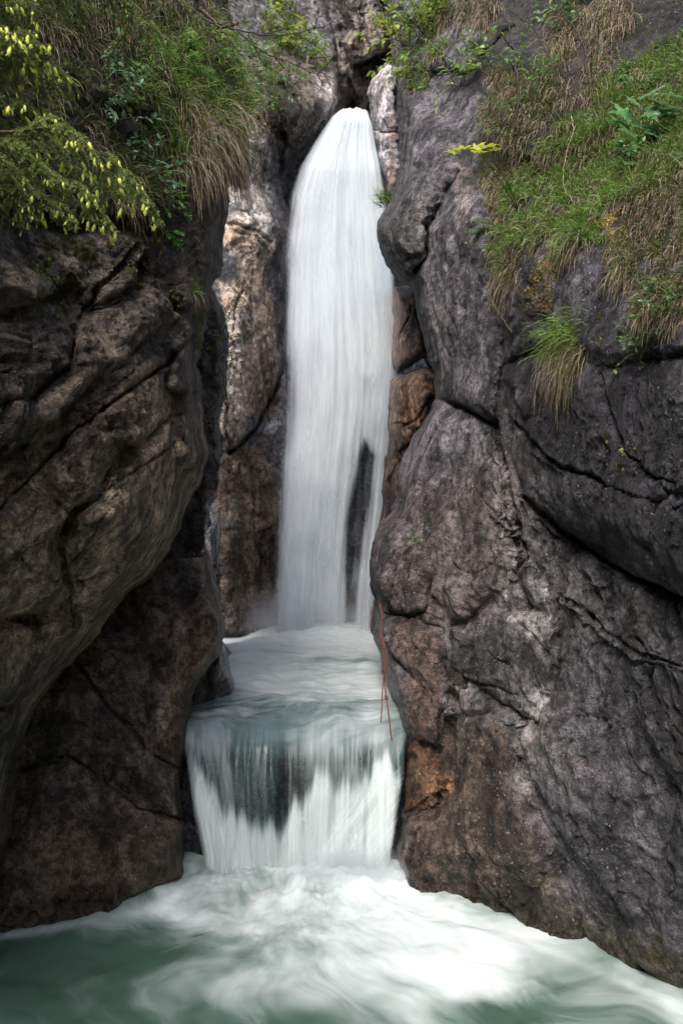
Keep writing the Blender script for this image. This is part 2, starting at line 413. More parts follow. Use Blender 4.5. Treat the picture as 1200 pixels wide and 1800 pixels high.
# strip of wall between the overhang and the far wall
C_out = [(250,480),(372,500),(388,535),(398,590),(401,690),(386,735),(394,800),(388,858),(374,900),(372,960),(384,1030),(388,1080),(396,1120),(396,1210),(250,1210)]
rock('cliff', C_out, [(390,600,11.5),(390,1000,11.2),(300,600,10.6),(300,1000,10.3),(396,1200,11.2),(300,500,11)],
     [([(350,560),(398,600),(400,690),(380,740),(345,700)],.35,24),([(340,760),(392,800),(386,860),(350,900)],.35,24),([(345,890),(372,930),(384,1030),(350,1060)],.3,20)],
     [([(358,880),(360,960),(385,1030)],2,.2)], tints=[([(350,860),(400,860),(400,1100),(350,1100)],(.2,.15,.12),20)],
     col=(.11,.10,.095), edge=(16,.8), mat=ROCK, seed=3, bbox=(250,410,480,1220), step=2., wet=[([(340,850),(400,850),(400,1200),(340,1200)],30,.6)], moss=[([(350,560),(395,560),(395,680),(350,680)],20,.5)], amp=.8, skirt=2)
# pointed wet rock at the edge of the upper pool
o = rock('pointed_rock', [(392,1128),(402,1160),(412,1196),(420,1235),(330,1260),(335,1195),(365,1165),(380,1140)], [(400,1150,10.4),(410,1195,10.6),(350,1220,10),(345,1250,10)],
     [([(385,1140),(405,1190),(375,1215),(365,1180)],.2,14)], col=(.14,.125,.12), edge=(12,.5), mat=ROCK_PALE, seed=4, step=1.5, wet=[([(300,1100),(430,1100),(430,1300),(300,1300)],10,.9)], wamp=.3, amp=.28, skirt=1, tag_as='thing')
tag(o, 'small pointed wet grey rock standing at the left edge of the upper pool', 'rock')

# far wall left of and behind the tall fall
D_out = [(250,-420),(560,-420),(566,-40),(590,60),(600,140),(597,190),(600,260),(700,330),(790,400),(980,520),(980,1200),(250,1200)]
D_base = [(400,200,15.6),(480,200,16.4),(590,170,17.4),(400,600,15.4),(500,600,17.4),(480,400,16.6),(510,320,17.8),(600,500,18.6),(700,500,18.4),(500,1000,17.2),(400,1000,15.4),(600,1000,17.6),(700,1000,17.0),
          (400,1110,15.4),(500,1110,16.9),(600,1110,17.2),(300,600,14.4),(300,1000,14.0),(400,-200,18),(540,-200,20),(500,60,18.2),(560,40,19),(300,-200,17)]
D_lobes = [
 ([(400,225),(450,205),(496,230),(505,300),(500,420),(498,560),(500,640),(480,700),(462,730),(420,782),(396,790),(388,700),(398,600),(385,480),(400,400)], .8, 50, (-.2,.1)),
 ([(430,100),(500,60),(560,90),(598,130),(600,190),(560,240),(525,290),(500,330),(496,240),(450,200)], .9, 50, (0,.1)),
 ([(380,800),(430,785),(480,720),(500,640),(520,700),(510,900),(496,1110),(380,1120)], .45, 40),
 ([(396,560),(394,690),(400,760),(416,680),(418,600)], .3, 12),
]
D_cracks = [([(404,792),(430,775),(456,740),(462,722),(492,672),(500,630)],3,.5),([(402,396),(440,408),(470,425)],4,.2),([(424,500),(412,545),(408,600)],2.5,.2),([(440,800),(450,860),(445,930),(460,1010)],3,.2),
            ([(500,235),(506,300),(470,330)],3,.25),([(398,690),(404,790)],3,.3)]
o = rock('cliff', D_out, D_base, D_lobes, D_cracks,
     tints=[([(250,-420),(620,-420),(600,60),(430,110),(390,240),(250,240)], (.20,.185,.18), 50),
            ([(430,90),(600,90),(600,200),(520,300),(490,240),(440,200)], (.19,.15,.125), 30),
            ([(560,130),(602,130),(600,200),(570,240),(548,230)], (.62,.56,.54), 26,.8),
            ([(398,210),(440,200),(500,300),(490,420),(440,560),(395,560)], (.80,.70,.63), 50),  # pale rock, made paler still to imitate sunlight and highlights on this face
            ([(400,400),(500,420),(500,700),(400,760)], (.66,.48,.34), 40,.8),
            ([(392,560),(436,560),(430,790),(390,800)], (.74,.65,.59), 24,.8),
            ([(445,640),(500,600),(500,720),(450,750)], (.22,.17,.14), 24,.8),
            ([(470,300),(560,240),(560,1150),(500,1150),(490,700)], (.15,.15,.18), 22,.85),
            ([(380,800),(470,760),(500,900),(500,1120),(380,1120)], (.24,.175,.13), 40)],
     col=(.19,.19,.21), edge=(14,1.5), mat=ROCK_PALE, seed=5, bbox=(260,990,-360,1180), step=2., chunk=.9,
     wet=[([(480,200),(800,200),(800,1200),(470,1200)],40,.8),([(380,960),(520,960),(520,1200),(380,1200)],60,.7)], moss=[([(430,90),(520,60),(540,130),(520,230),(440,250)],40,.4)], amp=.75, skirt=3)

# dark throat of the gorge above the lip
E_out = [(480,-420),(820,-420),(820,420),(560,420),(560,100)]
rock('cliff', E_out, [(560,0,20),(640,0,22),(700,0,19.5),(620,190,20.5),(560,190,19),(700,190,18.2),(640,-300,24),(760,0,17),(640,400,20)],
     [([(660,110),(700,110),(700,250),(640,250),(630,190)],.5,20),([(545,20),(580,60),(600,170),(560,200)],.5,20)],
     [([(655,165),(650,200)],2,.4),([(595,80),(612,140),(618,200)],6,.3)], tints=[([(560,-50),(600,-50),(600,60),(560,60)],(.34,.33,.34),20),([(590,120),(650,110),(640,200),(590,200)],(.32,.28,.26),20)],
     col=(.38,.34,.33), edge=(12,1), mat=ROCK, seed=6, bbox=(480,800,-360,420), step=2.2, amp=1.1, skirt=2)
o = rock('chockstone', [(576,-140),(592,-10),(600,22),(614,50),(603,70),(612,100),(622,112),(640,108),(660,98),(676,92),(682,60),(670,20),(665,-140)], [(590,0,18.6),(670,0,18.0),(630,100,18.2),(630,-120,19)],
     [([(592,-60),(640,-60),(650,30),(614,100),(600,40)],.4,22),([(640,-60),(674,-20),(676,80),(640,100),(630,40)],.5,20,(0,.3))], [([(640,-20),(636,60),(660,95)],2.5,.3)],
     col=(.36,.30,.26), edge=(16,1.4), mat=ROCK, seed=7, step=1.6, chunk=1.5, tints=[([(590,-60),(640,-60),(640,60),(600,30)],(.24,.22,.21),16)], amp=1., skirt=1.5, tag_as='thing')
tag(o, 'big brown-grey boulder jammed across the cleft above the waterfall lip', 'boulder')
o = rock('rock_slab', [(650,148),(664,132),(680,112),(700,118),(712,300),(700,350),(676,340),(668,300),(662,268),(656,235),(652,200),(648,170)], [(650,150,17.2),(700,150,16.4),(660,300,16.8),(700,340,16.2)],
     [([(655,150),(690,130),(700,230),(662,230)],.3,18),([(660,242),(700,238),(702,330),(678,330)],.3,18)], [([(656,233),(676,238),(700,236)],2,.3),([(688,240),(684,320)],2.5,.1)],
     col=(.66,.61,.62), edge=(14,1.2), mat=ROCK_PALE, seed=8, step=1.5, tints=[([(684,200),(702,200),(690,340),(680,330)],(.5,.34,.26),12,.8)], amp=.5, skirt=2.5, tag_as='thing', chunk=1.6)
tag(o, 'pale wet rock slab right of the waterfall lip, split by a dark crack', 'rock')

# orange rocks beside the fall
o = rock('rock_block', [(694,500),(724,512),(760,560),(800,640),(780,660),(745,630),(700,660),(690,640),(694,560)], [(700,520,14.6),(700,650,14.6),(760,600,13.6)],
     [([(704,520),(730,545),(750,620),(698,656),(696,600)],.5,20)], [([(700,600),(715,560),(722,530)],2,.12)], col=(.33,.19,.125), edge=(12,1.0), mat=ROCK_PALE, seed=9, step=1.6, amp=.55, skirt=2, tag_as='thing',
     tints=[([(690,640),(760,600),(760,670),(690,670)],(.10,.07,.06),14)])
tag(o, 'upper of the two rusty orange rocks wedged between waterfall and right cliff', 'rock')
o = rock('rock_block', [(686,664),(720,650),(748,640),(800,660),(800,760),(744,760),(716,800),(700,830),(680,840),(680,760)], [(690,700,14.2),(690,820,14.2),(760,700,13.2)],
     [([(694,668),(750,646),(766,690),(742,750),(700,790),(688,760)],.5,22)], [([(690,745),(730,738),(760,700)],2,.15)], col=(.36,.215,.14), edge=(12,1.0), mat=ROCK_PALE, seed=10, step=1.6, amp=.55, skirt=2, tag_as='thing',
     tints=[([(680,780),(720,760),(720,850),(680,850)],(.14,.09,.07),14)])
tag(o, 'lower rusty orange rock beside the waterfall with a smooth sloping face', 'rock')
rock('cliff', [(676,800),(700,780),(720,770),(760,760),(820,800),(820,1140),(650,1140),(654,1000),(668,900)], [(690,850,14.4),(690,1000,14.6),(660,1100,15),(760,900,12.5)],
     [([(684,830),(720,790),(740,860),(700,900)],.4,20)], col=(.15,.10,.08), edge=(12,1.0), mat=ROCK, seed=11, step=2, amp=.8, skirt=2)

# right cliff
R_out = [(640,-420),(1700,-500),(1700,2000),(1200,1900),(680,1760),(684,1560),(692,1535),(690,1480),(697,1420),(708,1380),(712,1330),(704,1290),(694,1255),(684,1210),(672,1150),(662,1120),(660,1060),(648,1010),(650,965),(668,925),(690,905),(690,860),(705,805),(722,770),(740,745),(766,700),(758,655),(742,612),(728,560),(722,505),(700,492),(676,462),(663,425),(664,392),(682,350),(690,320),(696,250),(694,170),(690,120),(706,92),(690,40),(684,-20)]
R_base = [(690,200,12.6),(690,20,14.5),(665,400,11.6),(730,520,11),(760,680,10.6),(700,850,10.6),(655,980,10.0),(665,1100,9.6),(700,1280,8.9),(692,1530,8.3),(800,1577,8.1),(900,1612,7.85),(1000,1662,7.45),(1100,1712,7.05),(1200,1756,6.75),
          (780,300,10.6),(850,500,9.0),(870,700,8.5),(800,900,8.9),(900,900,7.9),(850,1100,8.3),(800,1300,8.4),(950,1300,7.4),(1000,1000,7.2),(1000,700,7.0),(1200,700,5.4),(1200,1000,5.6),(1200,1300,5.8),
          (1000,450,7.2),(1000,250,8.4),(1000,50,10.4),(850,150,10.8),(1200,450,5.8),(1200,250,7.0),(1200,50,8.6),(850,-100,13),(1200,-200,10),(750,-200,15.5),(1500,600,4),(1500,1500,4.6),(1500,0,6),(1200,1880,6.6),(800,1750,8.0)]
R_lobes = [
 ([(694,150),(740,175),(790,210),(815,290),(790,330),(748,395),(744,440),(714,500),(680,468),(663,420),(668,380),(690,320),(700,250)], .75, 60, (-.1,.2)),
 ([(815,290),(846,330),(866,430),(874,560),(884,640),(870,740),(840,735),(800,712),(770,690),(745,612),(728,560),(720,500),(744,450),(752,395)], .6, 50, (0,.3)),
 ([(772,704),(820,728),(866,754),(890,830),(896,960),(880,1040),(840,1075),(790,1100),(760,1040),(740,960),(700,920),(716,850),(740,760)], .34, 44, (0,.1)),
 ([(655,960),(690,915),(735,930),(760,1000),(750,1070),(700,1080),(662,1050),(648,1010)], .5, 34),
 ([(662,1085),(740,1080),(780,1130),(780,1190),(800,1250),(770,1310),(740,1300),(705,1290),(690,1250),(672,1180)], .42, 34, (0,.1)),
 ([(712,1320),(735,1300),(782,1380),(758,1420),(704,1428)], .16, 30),
 ([(790,1110),(860,1075),(940,1065),(985,1080),(980,1180),(955,1270),(880,1240),(800,1175)], .3, 26, (.2,-.2)),
 ([(800,1200),(900,1250),(930,1330),(960,1420),(990,1520),(1060,1700),(940,1720),(700,1640),(690,1500),(704,1430),(760,1420),(790,1380)], .40, 60, (0,.2)),
 ([(920,1040),(1000,1010),(1120,1080),(1200,1100),(1500,1100),(1500,1900),(1200,1900),(1060,1700),(1000,1600),(960,1440),(910,1300),(960,1240),(985,1120)], .5, 80, (0,.1)),
 ([(920,870),(960,930),(1040,990),(1060,1040),(1000,1080),(940,1060),(905,1000)], .35, 30, (0,.4)),
 ([(880,640),(960,600),(1060,640),(1200,620),(1500,600),(1500,1090),(1200,1060),(1130,1020),(1050,960),(980,930),(930,880),(905,800)], .5, 80, (0,.4)),
 ([(870,400),(950,330),(1040,300),(1200,250),(1500,200),(1500,600),(1200,640),(1060,650),(960,610),(886,630),(872,500)], .4, 70, (0,.2)),
 ([(1060,1010),(1130,1040),(1200,1060),(1500,1080),(1500,1200),(1200,1180),(1100,1120)], .3, 30, (0,.4)),
 ([(830,100),(900,60),(1000,100),(1100,150),(1100,230),(960,290),(860,260)], .5, 60, (0,.3)),
 ([(690,-100),(830,-100),(900,40),(820,130),(720,120),(690,60)], .5, 50, (0,.4)),
]
R_cracks = [([(772,700),(820,722),(870,750)],4,.3),([(870,745),(892,830),(905,900),(925,980),(905,1010)],3.,.14),([(748,395),(744,440),(716,500)],3,.3),([(655,1078),(720,1080),(780,1110)],3,.2),
            ([(925,870),(985,932),(1050,985),(1130,1030),(1210,1055)],4,.35),([(785,1170),(840,1200),(910,1215)],2,.12),([(800,1190),(770,1310),(735,1300)],2.5,.06),([(735,1300),(782,1385),(704,1430)],2,.08),
            ([(990,1050),(1060,1110),(1120,1150),(1210,1170)],2.5,.1),([(830,740),(825,800),(834,860),(870,900),(905,915)],1.8,.07),([(1060,660),(1100,800),(1200,880)],4,.12),([(905,740),(960,800),(1060,850),(1200,900)],4,.16),
            ([(812,1480),(860,1540),(905,1600)],1.5,.05),([(1010,1420),(1040,1500)],2,.05)]
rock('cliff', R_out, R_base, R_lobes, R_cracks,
     tints=[([(690,100),(880,100),(900,1100),(690,1100)], (.165,.152,.165), 40),
            ([(660,300),(745,330),(744,440),(714,505),(660,470)], (.13,.125,.12), 26),
            ([(720,480),(800,560),(800,700),(770,700)], (.21,.195,.195), 30),
            ([(650,900),(900,780),(900,1000),(800,1180),(800,1300),(700,1300)], (.15,.122,.12), 50),
            ([(690,1290),(780,1290),(900,1300),(980,1600),(1000,1700),(680,1660)], (.125,.088,.068), 50),
            ([(772,1190),(850,1225),(840,1265),(782,1250)], (.42,.38,.38), 22, .6),
            ([(700,1310),(736,1300),(784,1384),(706,1430)], (.27,.15,.085), 16),
            ([(700,1090),(760,1110),(790,1300),(740,1300)], (.17,.115,.095), 26),
            ([(790,1110),(960,1075),(980,1180),(940,1260),(800,1180)], (.11,.105,.105), 20),
            ([(880,1020),(990,1060),(980,1180),(1000,1260),(1030,1400),(915,1380),(920,1250),(940,1180)], (.34,.315,.31), 30,.9),
            ([(1000,1100),(1300,1100),(1300,1760),(1060,1640),(960,1440)], (.125,.116,.128), 80,.8),
            ([(900,1480),(1020,1600),(1220,1680),(1220,1780),(1000,1700),(800,1600)], (.10,.085,.06), 50),
            ([(880,600),(1260,480),(1260,1080),(1000,960)], (.062,.058,.070), 60),
            ([(990,420),(1260,380),(1260,700),(1000,640)], (.14,.135,.165), 70,.7),
            ([(830,760),(900,780),(905,980),(880,1010)], (.31,.285,.28), 30,.6),
            ([(690,-100),(840,-100),(830,120),(700,100)],(.15,.145,.15),30),
            ([(800,290),(830,300),(830,420),(800,400)],(.30,.23,.21),16,.6),
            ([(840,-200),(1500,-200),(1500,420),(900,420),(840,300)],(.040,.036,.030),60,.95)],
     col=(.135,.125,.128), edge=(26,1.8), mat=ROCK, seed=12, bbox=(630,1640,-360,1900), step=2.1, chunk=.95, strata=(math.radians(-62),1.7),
     wet=[([(680,1500),(800,1540),(1000,1600),(1210,1700),(1210,1900),(680,1800)],50,.9),([(650,1060),(700,1080),(710,1280),(720,1400),(690,1500),(680,1300),(655,1100)],24,.8),([(880,560),(1200,500),(1200,1000),(950,900)],80,.6)],
     moss=[([(930,420),(1040,380),(1100,400),(1100,470),(1000,480),(960,560),(930,520)],50,.62),([(840,250),(900,260),(880,400),(850,380)],40,.6),([(960,560),(1060,560),(1060,620),(960,620)],40,.45),([(1000,720),(1140,760),(1120,830),(1040,800)],40,.35),
           ([(900,0),(1240,0),(1240,420),(900,420)],60,.45),([(680,30),(800,0),(820,60),(700,160)],40,.5),([(820,600),(960,560),(940,700),(900,680)],60,.3),([(1080,1620),(1210,1650),(1210,1740),(1100,1690)],40,.5)], amp=.74, skirt=2.5)

# sill of rock under the cascade
rock('cliff', [(280,1275),(740,1275),(760,1700),(260,1700)], [(300,1275,9.75),(700,1275,9.75),(500,1300,9.4),(500,1340,9.2),(500,1420,8.98),(330,1420,8.9),(700,1420,8.85),(500,1560,8.75),(400,1700,8.5),(600,1700,8.5)],
     [([(470,1330),(545,1300),(600,1340),(560,1440),(500,1440)],.16,30),([(600,1290),(680,1290),(680,1340),(620,1360)],.12,24),([(340,1330),(440,1330),(440,1420),(380,1420)],.1,24)], col=(.045,.05,.06), edge=(20,.1), mat=ROCK, seed=13, step=2.4, amp=.35, skirt=1.0,
     tints=[([(500,1300),(550,1300),(540,1420),(500,1420)],(.08,.06,.035),20,.4)], wet=[([(200,1200),(800,1200),(800,1700),(200,1700)],10,1.)], wamp=.4)

# gorge walls continued unseen beside and behind the viewpoint, to block sky and sun
def side_wall(x, sgn, seed, top=15):
    ys = np.arange(-20, 5.2, .14); zs = np.arange(-1.5, top, .16)
    Yg, Zg = np.meshgrid(ys, zs)
    P = np.stack([x + sgn * (.06 * np.maximum(Zg - 4, 0)) + 0 * Yg, Yg, Zg], -1)
    P[..., 0] += .8 * fbm(P * .35, 4, seed=seed) + .25 * ridged(P * 1.2, 4, seed=seed)
    ny, nx = Yg.shape; idx = np.arange(ny * nx).reshape(ny, nx)
    fa = np.stack([idx[:-1, :-1], idx[:-1, 1:], idx[1:, 1:], idx[1:, :-1]], -1).reshape(-1, 4)
    n = ny * nx
    o = mesh_obj('cliff', P.reshape(-1, 3), fa, ROCK, attrs={'Col': np.tile([.16, .15, .14], (n, 1)), 'moss': np.full(n, .3), 'wet': np.zeros(n)})
    tag(o, kind='structure')
side_wall(-4.6, -1, 50, 14.5); side_wall(4.8, 1, 51)  # left wall height set by how much sun it lets past
# ------------------------------------------------------------------ water
def water_material(name, deep=(.20,.30,.26), foamc=(.86,.90,.90), shade=(.50,.58,.60), s1=(9., .35), s2=(34., .9), aer=.25, soft=.5, blend=False):
    """flowing white water: attribute flow = metres across / along the current, opac = thickness, foam = how aerated"""
    t = NT(name)
    FL = [t.attr('flow', 'Vector'), t.attr('flow2', 'Vector')]; fl = FL[0]; op = t.attr('opac'); fo = t.attr('foam')
    def st(sx, sy, det, dist=0., off=0.):
        mp = t.n('ShaderNodeMapping'); t.put(mp.inputs['Vector'], fl); mp.inputs['Scale'].default_value = (sx, sy, 1); mp.inputs['Location'].default_value = (off, off * 2, off)
        return t.noise(mp.outputs[0], 1., det, .6, dist)
    a = st(s1[0], s1[1], 4, .15); b = st(s2[0], s2[1], 3, .1, 3.); c = st(s1[0] * .28, s1[1] * 1.2, 2, .2, 9.); d = st(s2[0] * 2.6, s2[1] * .8, 2, .0, 5.)
    n = t.math('ADD', t.math('MULTIPLY', a, .42), t.math('ADD', t.math('MULTIPLY', b, .2), t.math('ADD', t.math('MULTIPLY', c, .31), t.math('MULTIPLY', d, .07))))
    if blend:
        fl = FL[1]
        def st2(sx, sy, det, off=0.):
            mp = t.n('ShaderNodeMapping'); t.put(mp.inputs['Vector'], FL[1]); mp.inputs['Scale'].default_value = (sx, sy, 1); mp.inputs['Location'].default_value = (off, off, off)
            return t.noise(mp.outputs[0], 1., det, .6, .3)
        m = t.math('ADD', t.math('MULTIPLY', st2(1.3, .9, 5), .55), t.math('MULTIPLY', st2(3.4, 4., 4, 3.), .45))
        bl = t.attr('bl')
        n = t.math('ADD', t.math('MULTIPLY', n, bl), t.math('MULTIPLY', m, t.math('SUBTRACT', 1., bl)))
    nn = t.ramp(n, .30, .70, 0, 1, False)
    # whiteness
    f = t.ramp(t.math('ADD', fo, t.math('MULTIPLY', t.math('SUBTRACT', nn, .5), t.math('SUBTRACT', 1.35, fo))), .05, .95)
    sh = t.mix(t.ramp(t.math('ADD', t.math('MULTIPLY', nn, .6), t.math('MULTIPLY', fo, .55)), .25, .95), shade, foamc)
    col = t.mix(f, deep, sh)
    al = t.ramp(t.math('ADD', op, t.math('MULTIPLY', t.math('SUBTRACT', nn, .5), t.math('SUBTRACT', 1.05, op))), .02, .85 + soft * 0)
    al = t.math('MULTIPLY', al, t.ramp(op, 0., .22))
    h = t.math('MULTIPLY', n, .05)
    nrm = t.bump(h, .16, 1.)
    p = t.n('ShaderNodeBsdfPrincipled'); t.put(p.inputs['Base Color'], col); t.put(p.inputs['Roughness'], t.ramp(f, 0, 1, .22, .75)); t.put(p.inputs['Normal'], nrm)
    tr = t.n('ShaderNodeBsdfTranslucent'); t.put(tr.inputs['Color'], col)
    m1 = t.n('ShaderNodeMixShader'); t.put(m1.inputs[0], aer); t.t.links.new(p.outputs[0], m1.inputs[1]); t.t.links.new(tr.outputs[0], m1.inputs[2])
    tp = t.n('ShaderNodeBsdfTransparent')
    m2 = t.n('ShaderNodeMixShader'); t.put(m2.inputs[0], al); t.t.links.new(tp.outputs[0], m2.inputs[1]); t.t.links.new(m1.outputs[0], m2.inputs[2])
    return t.out(m2.outputs[0])

def grid_faces(ny, nx, keep=None):
    idx = np.arange(ny * nx).reshape(ny, nx)
    fa = np.stack([idx[1:, :-1], idx[1:, 1:], idx[:-1, 1:], idx[:-1, :-1]], -1)
    return fa[keep] if keep is not None else fa.reshape(-1, 4)

def interp(v, ks, col): return np.interp(v, [k[0] for k in ks], [k[col] for k in ks])

FALL = water_material('falling_water', deep=(.46,.54,.60), foamc=(.87,.925,.955), shade=(.74,.81,.87), s1=(2.6,.26), s2=(9.,.4), aer=.3)
CASC = water_material('cascade_water', deep=(.14,.22,.22), foamc=(.82,.885,.88), shade=(.58,.67,.67), s1=(5.,.5), s2=(17.,.8), aer=.2, blend=True)

# tall fall
E = [(190,594,647),(200,580,650),(215,570,655),(250,548,660),(290,528,668),(340,512,674),(420,505,681),(500,502,688),(560,500,696),(640,500,702),(720,500,697),(800,496,688),(880,493,680),(960,490,671),(1040,488,663),(1112,486,660)]
def fall_sheet(name, parent, off, pad, opk, seed, mat):
    nv, nu = 520, 150
    py = np.concatenate([np.full(14, 190.), np.linspace(190, 1114, nv)]); back = np.concatenate([np.linspace(3.2, 0, 14), np.zeros(nv)])
    u = np.linspace(0, 1, nu); U, PY = np.meshgrid(u, py); B = back[:, None] + 0 * U
    pd = pad * np.clip((PY - 200) / 240, .05, 1); l = interp(PY, E, 1) - pd; r = interp(PY, E, 2) + pd * .6
    PX = l + (r - l) * U
    PY = PY + (8 * (2 * U - 1) ** 2 + 5 * fbm(np.stack([U * 7, 0 * U, 0 * U], -1), 3, seed=99)) * np.clip((300 - PY) / 110, 0, 1)
    D = np.interp(PY, [190, 215, 300, 700, 1112], [17.5, 17.15, 16.9, 16.55, 16.1]) - .34 * np.sqrt(np.clip(1 - (2 * U - 1) ** 2, 0, 1)) - off
    along = np.cumsum(np.concatenate([[0], np.hypot(np.diff(D[:, nu // 2]), np.diff(py) / F * 17)]))[:, None] + 0 * U
    # strands
    fx = (U - .5) * 2.1
    q = np.stack([fx * 3.2, along * .16, 0 * U + seed], -1)
    D = D - .14 * (fbm(q, 3, seed=seed) ) - .018 * fbm(np.stack([fx * 13, along * .3, 0 * U], -1), 2, seed=seed + 2)
    P = W(PX, PY, D)
    P[..., 1] += B; P[..., 2] -= B * .02
    wv = fbm(np.stack([fx * 2.5, along * .25, 0 * U + 5], -1), 3, seed=seed + 4)
    edge = sstep(U / .24) ** .8 * sstep((1 - U) / np.interp(PY, [190, 500, 1100], [.05, .07, .06]))
    upper_left = np.interp(PY, [200, 300, 420, 760, 820, 1112], [.0, .05, .35, .35, .1, .02])
    edge *= 1 - upper_left * sstep((.28 - U) / .24) * 1.6 * (.6 + .8 * wv).clip(0, 1)
    gap = sdf(PX, PY, [(640,770),(662,800),(655,870),(640,960),(629,1040),(626,1112),(604,1112),(603,1000),(606,920),(616,860),(628,800)])
    g2 = sdf(PX, PY, [(632,660),(668,660),(672,760),(660,880),(640,980),(626,1000),(612,960),(616,850)])
    op = edge * (1 - .84 * sstep(gap / 20 + .5)) * (1 - .42 * sstep(g2 / 22 + .5) * (.7 + wv))
    op = (op * opk).clip(0, 1)
    fo = np.interp(PY, [190, 260, 380, 600, 800, 1112], [.70, .80, .92, .90, .82, .76]) * (.55 + .45 * edge) + .12 * wv - .25 * sstep(g2 / 40 + .5) - .12 * sstep((np.abs(U - .5) - .2) / .3)
    fo = fo.clip(0, 1)
    flow = np.stack([fx + seed * 3, along, 0 * U + seed], -1)
    keep = np.ones((len(py) - 1, nu - 1), bool)
    o = mesh_obj(name, P.reshape(-1, 3), grid_faces(len(py), nu), mat, parent, attrs={'flow': flow.reshape(-1, 3), 'opac': op.ravel(), 'foam': fo.ravel()})
    return o
wf = empty('waterfall', W(575, 1110, 16.4).tolist())
tag(wf, 'tall white waterfall plunging from the narrow cleft into the upper pool', 'waterfall')
def under(o, root):
    o.parent = root; o.matrix_parent_inverse = root.matrix_basis.inverted() if False else o.matrix_parent_inverse
    o.location = (o.location[0] - root.location[0], o.location[1] - root.location[1], o.location[2] - root.location[2])
under(fall_sheet('water_curtain', None, 0, 11, 1., 21, FALL), wf)
under(fall_sheet('spray_veil', None, .35, 20, .40, 24, FALL), wf)

# one sheet: upper pool, lip and cascade
PROF = [(0,17.3,1.42),(1.,16.4,1.42),(3,14.4,1.40),(6,11.4,1.42),(8.1,9.5,1.405),(8.4,9.2,1.385),(8.62,9.02,1.325),(8.84,8.85,1.18),(9.08,8.70,.94),(9.35,8.60,.65),(9.7,8.52,.30),(10.05,8.46,-.08)]
_s = np.linspace(-.6, 10.9, 2301); _k = np.exp(-np.linspace(-2.5, 2.5, 61) ** 2 / 1.6); _k /= _k.sum()
_y = np.interp(_s, [k[0] for k in PROF], [k[1] for k in PROF]); _z = np.interp(_s, [k[0] for k in PROF], [k[2] for k in PROF])
_y = np.convolve(_y, _k, 'same'); _z = np.convolve(_z, _k, 'same')
prof = [(a, b, c) for a, b, c in zip(_s, _y, _z)][60:-60]
ss = np.concatenate([np.linspace(0, 8.1, 420), np.linspace(8.1, 10.2, 380)[1:]])
nu = 300; U, Sx = np.meshgrid(np.linspace(0, 1, nu), ss)
S0 = Sx.copy(); Sx = Sx + (.13 * fbm(np.stack([U * 4.2, 0 * U, 0 * U], -1), 3, seed=101) + .15 * np.cos(U * 6.2) - .06) * sstep((Sx - 6.5) / 1.5) * sstep((10.2 - Sx) / .9)
Y0 = interp(Sx, prof, 1); Z0 = interp(Sx, prof, 2)
PYr = CY + (CAMZ - Z0) / Y0 * F
LE = [(1080,330),(1105,340),(1200,300),(1250,300),(1290,314),(1320,318),(1350,323),(1400,331),(1450,341),(1500,350),(1560,356),(1700,360)]
RE = [(1080,720),(1105,700),(1200,720),(1260,730),(1300,722),(1330,718),(1360,716),(1400,708),(1440,702),(1500,692),(1560,682),(1700,676)]
PXg = interp(PYr, LE, 1) + (interp(PYr, RE, 1) - interp(PYr, LE, 1)) * U
Xg = (PXg - CX) / F * Y0
inpool = sstep((9.0 - Y0) / .5)     # 0 in pool, 1 over the lip
lipc = sstep((Sx - 8.3) / .5)
q = np.stack([Xg * .9, Y0 * .55, 0 * Xg], -1)
wave = .10 * fbm(q, 3, seed=31) + .05 * fbm(q * 3, 3, seed=33) + .22 * np.exp(-((Y0 - 15.6) / .8) ** 2 - ((Xg + .25) / 1.0) ** 2) + .04 * fbm(np.stack([Xg*2, Y0*4, 0*Xg],-1), 3, seed=36)
Zg = Z0 + wave * (1 - lipc * .85) * np.clip((17.2 - Y0), 0, 1)
lipsh = np.interp(PXg, [300,340,420,480,540,600,660,720], [.10,.05,-.03,0,.07,.02,.04,.12])   # uneven lip
Yg = Y0 - lipc * (.10 * fbm(np.stack([Xg * 3.2, 0 * Xg, Z0 * .8], -1), 3, seed=38) + .035 * fbm(np.stack([Xg * 14, 0 * Xg, Z0 * .7], -1), 2, seed=39)) - lipc * lipsh * .8
edgecurl = (1 - dome(U / .05)) + (1 - dome((1 - U) / .05)); Yg += .25 * edgecurl * lipc
P = np.stack([Xg * Yg / Y0, Yg, Zg], -1)
PXs = CX + P[..., 0] / P[..., 1] * F; PYs = CY + (CAMZ - P[..., 2]) / P[..., 1] * F
nz = fbm(np.stack([Xg * 5, Sx * .5, 0 * Xg], -1), 3, seed=44)
nz2 = fbm(np.stack([Xg * 1.3, Y0 * .9, 0 * Xg + 3], -1), 3, seed=46)
# aerated part of the cascade begins along a ragged line under the rock sill
wl = np.interp(PXs, [326,334,345,372,400,430,470,500,515,540,556,580,598,615,640,660,680,700,715,730], [1295,1312,1345,1395,1415,1428,1434,1432,1426,1410,1366,1362,1366,1372,1362,1350,1338,1350,1345,1345])
nzf = fbm(np.stack([Xg * 16, Sx * .3, 0 * Xg], -1), 2, seed=45)
fall = sstep((PYs - wl + nz * 34 + nzf * 26 + 14) / 52)
fan = sstep(sdf(PXs + nz * 10, PYs, [(716,1340),(712,1420),(690,1560),(560,1560),(540,1540),(600,1440),(640,1400),(690,1350)]) / 30 + .5)
fo_f = .24 + fall * (.44 + .24 * nz) + .22 * fan * fall + .25 * np.exp(-((PXs - 575) / 60) ** 2 - ((PYs - 1530) / 60) ** 2) + .10 * np.exp(-((PXs - 350) / 16) ** 2) * fall
fo_f += .26 * sstep((1420 - PYs) / 130) * (nz > -2) * (.5 + nz)
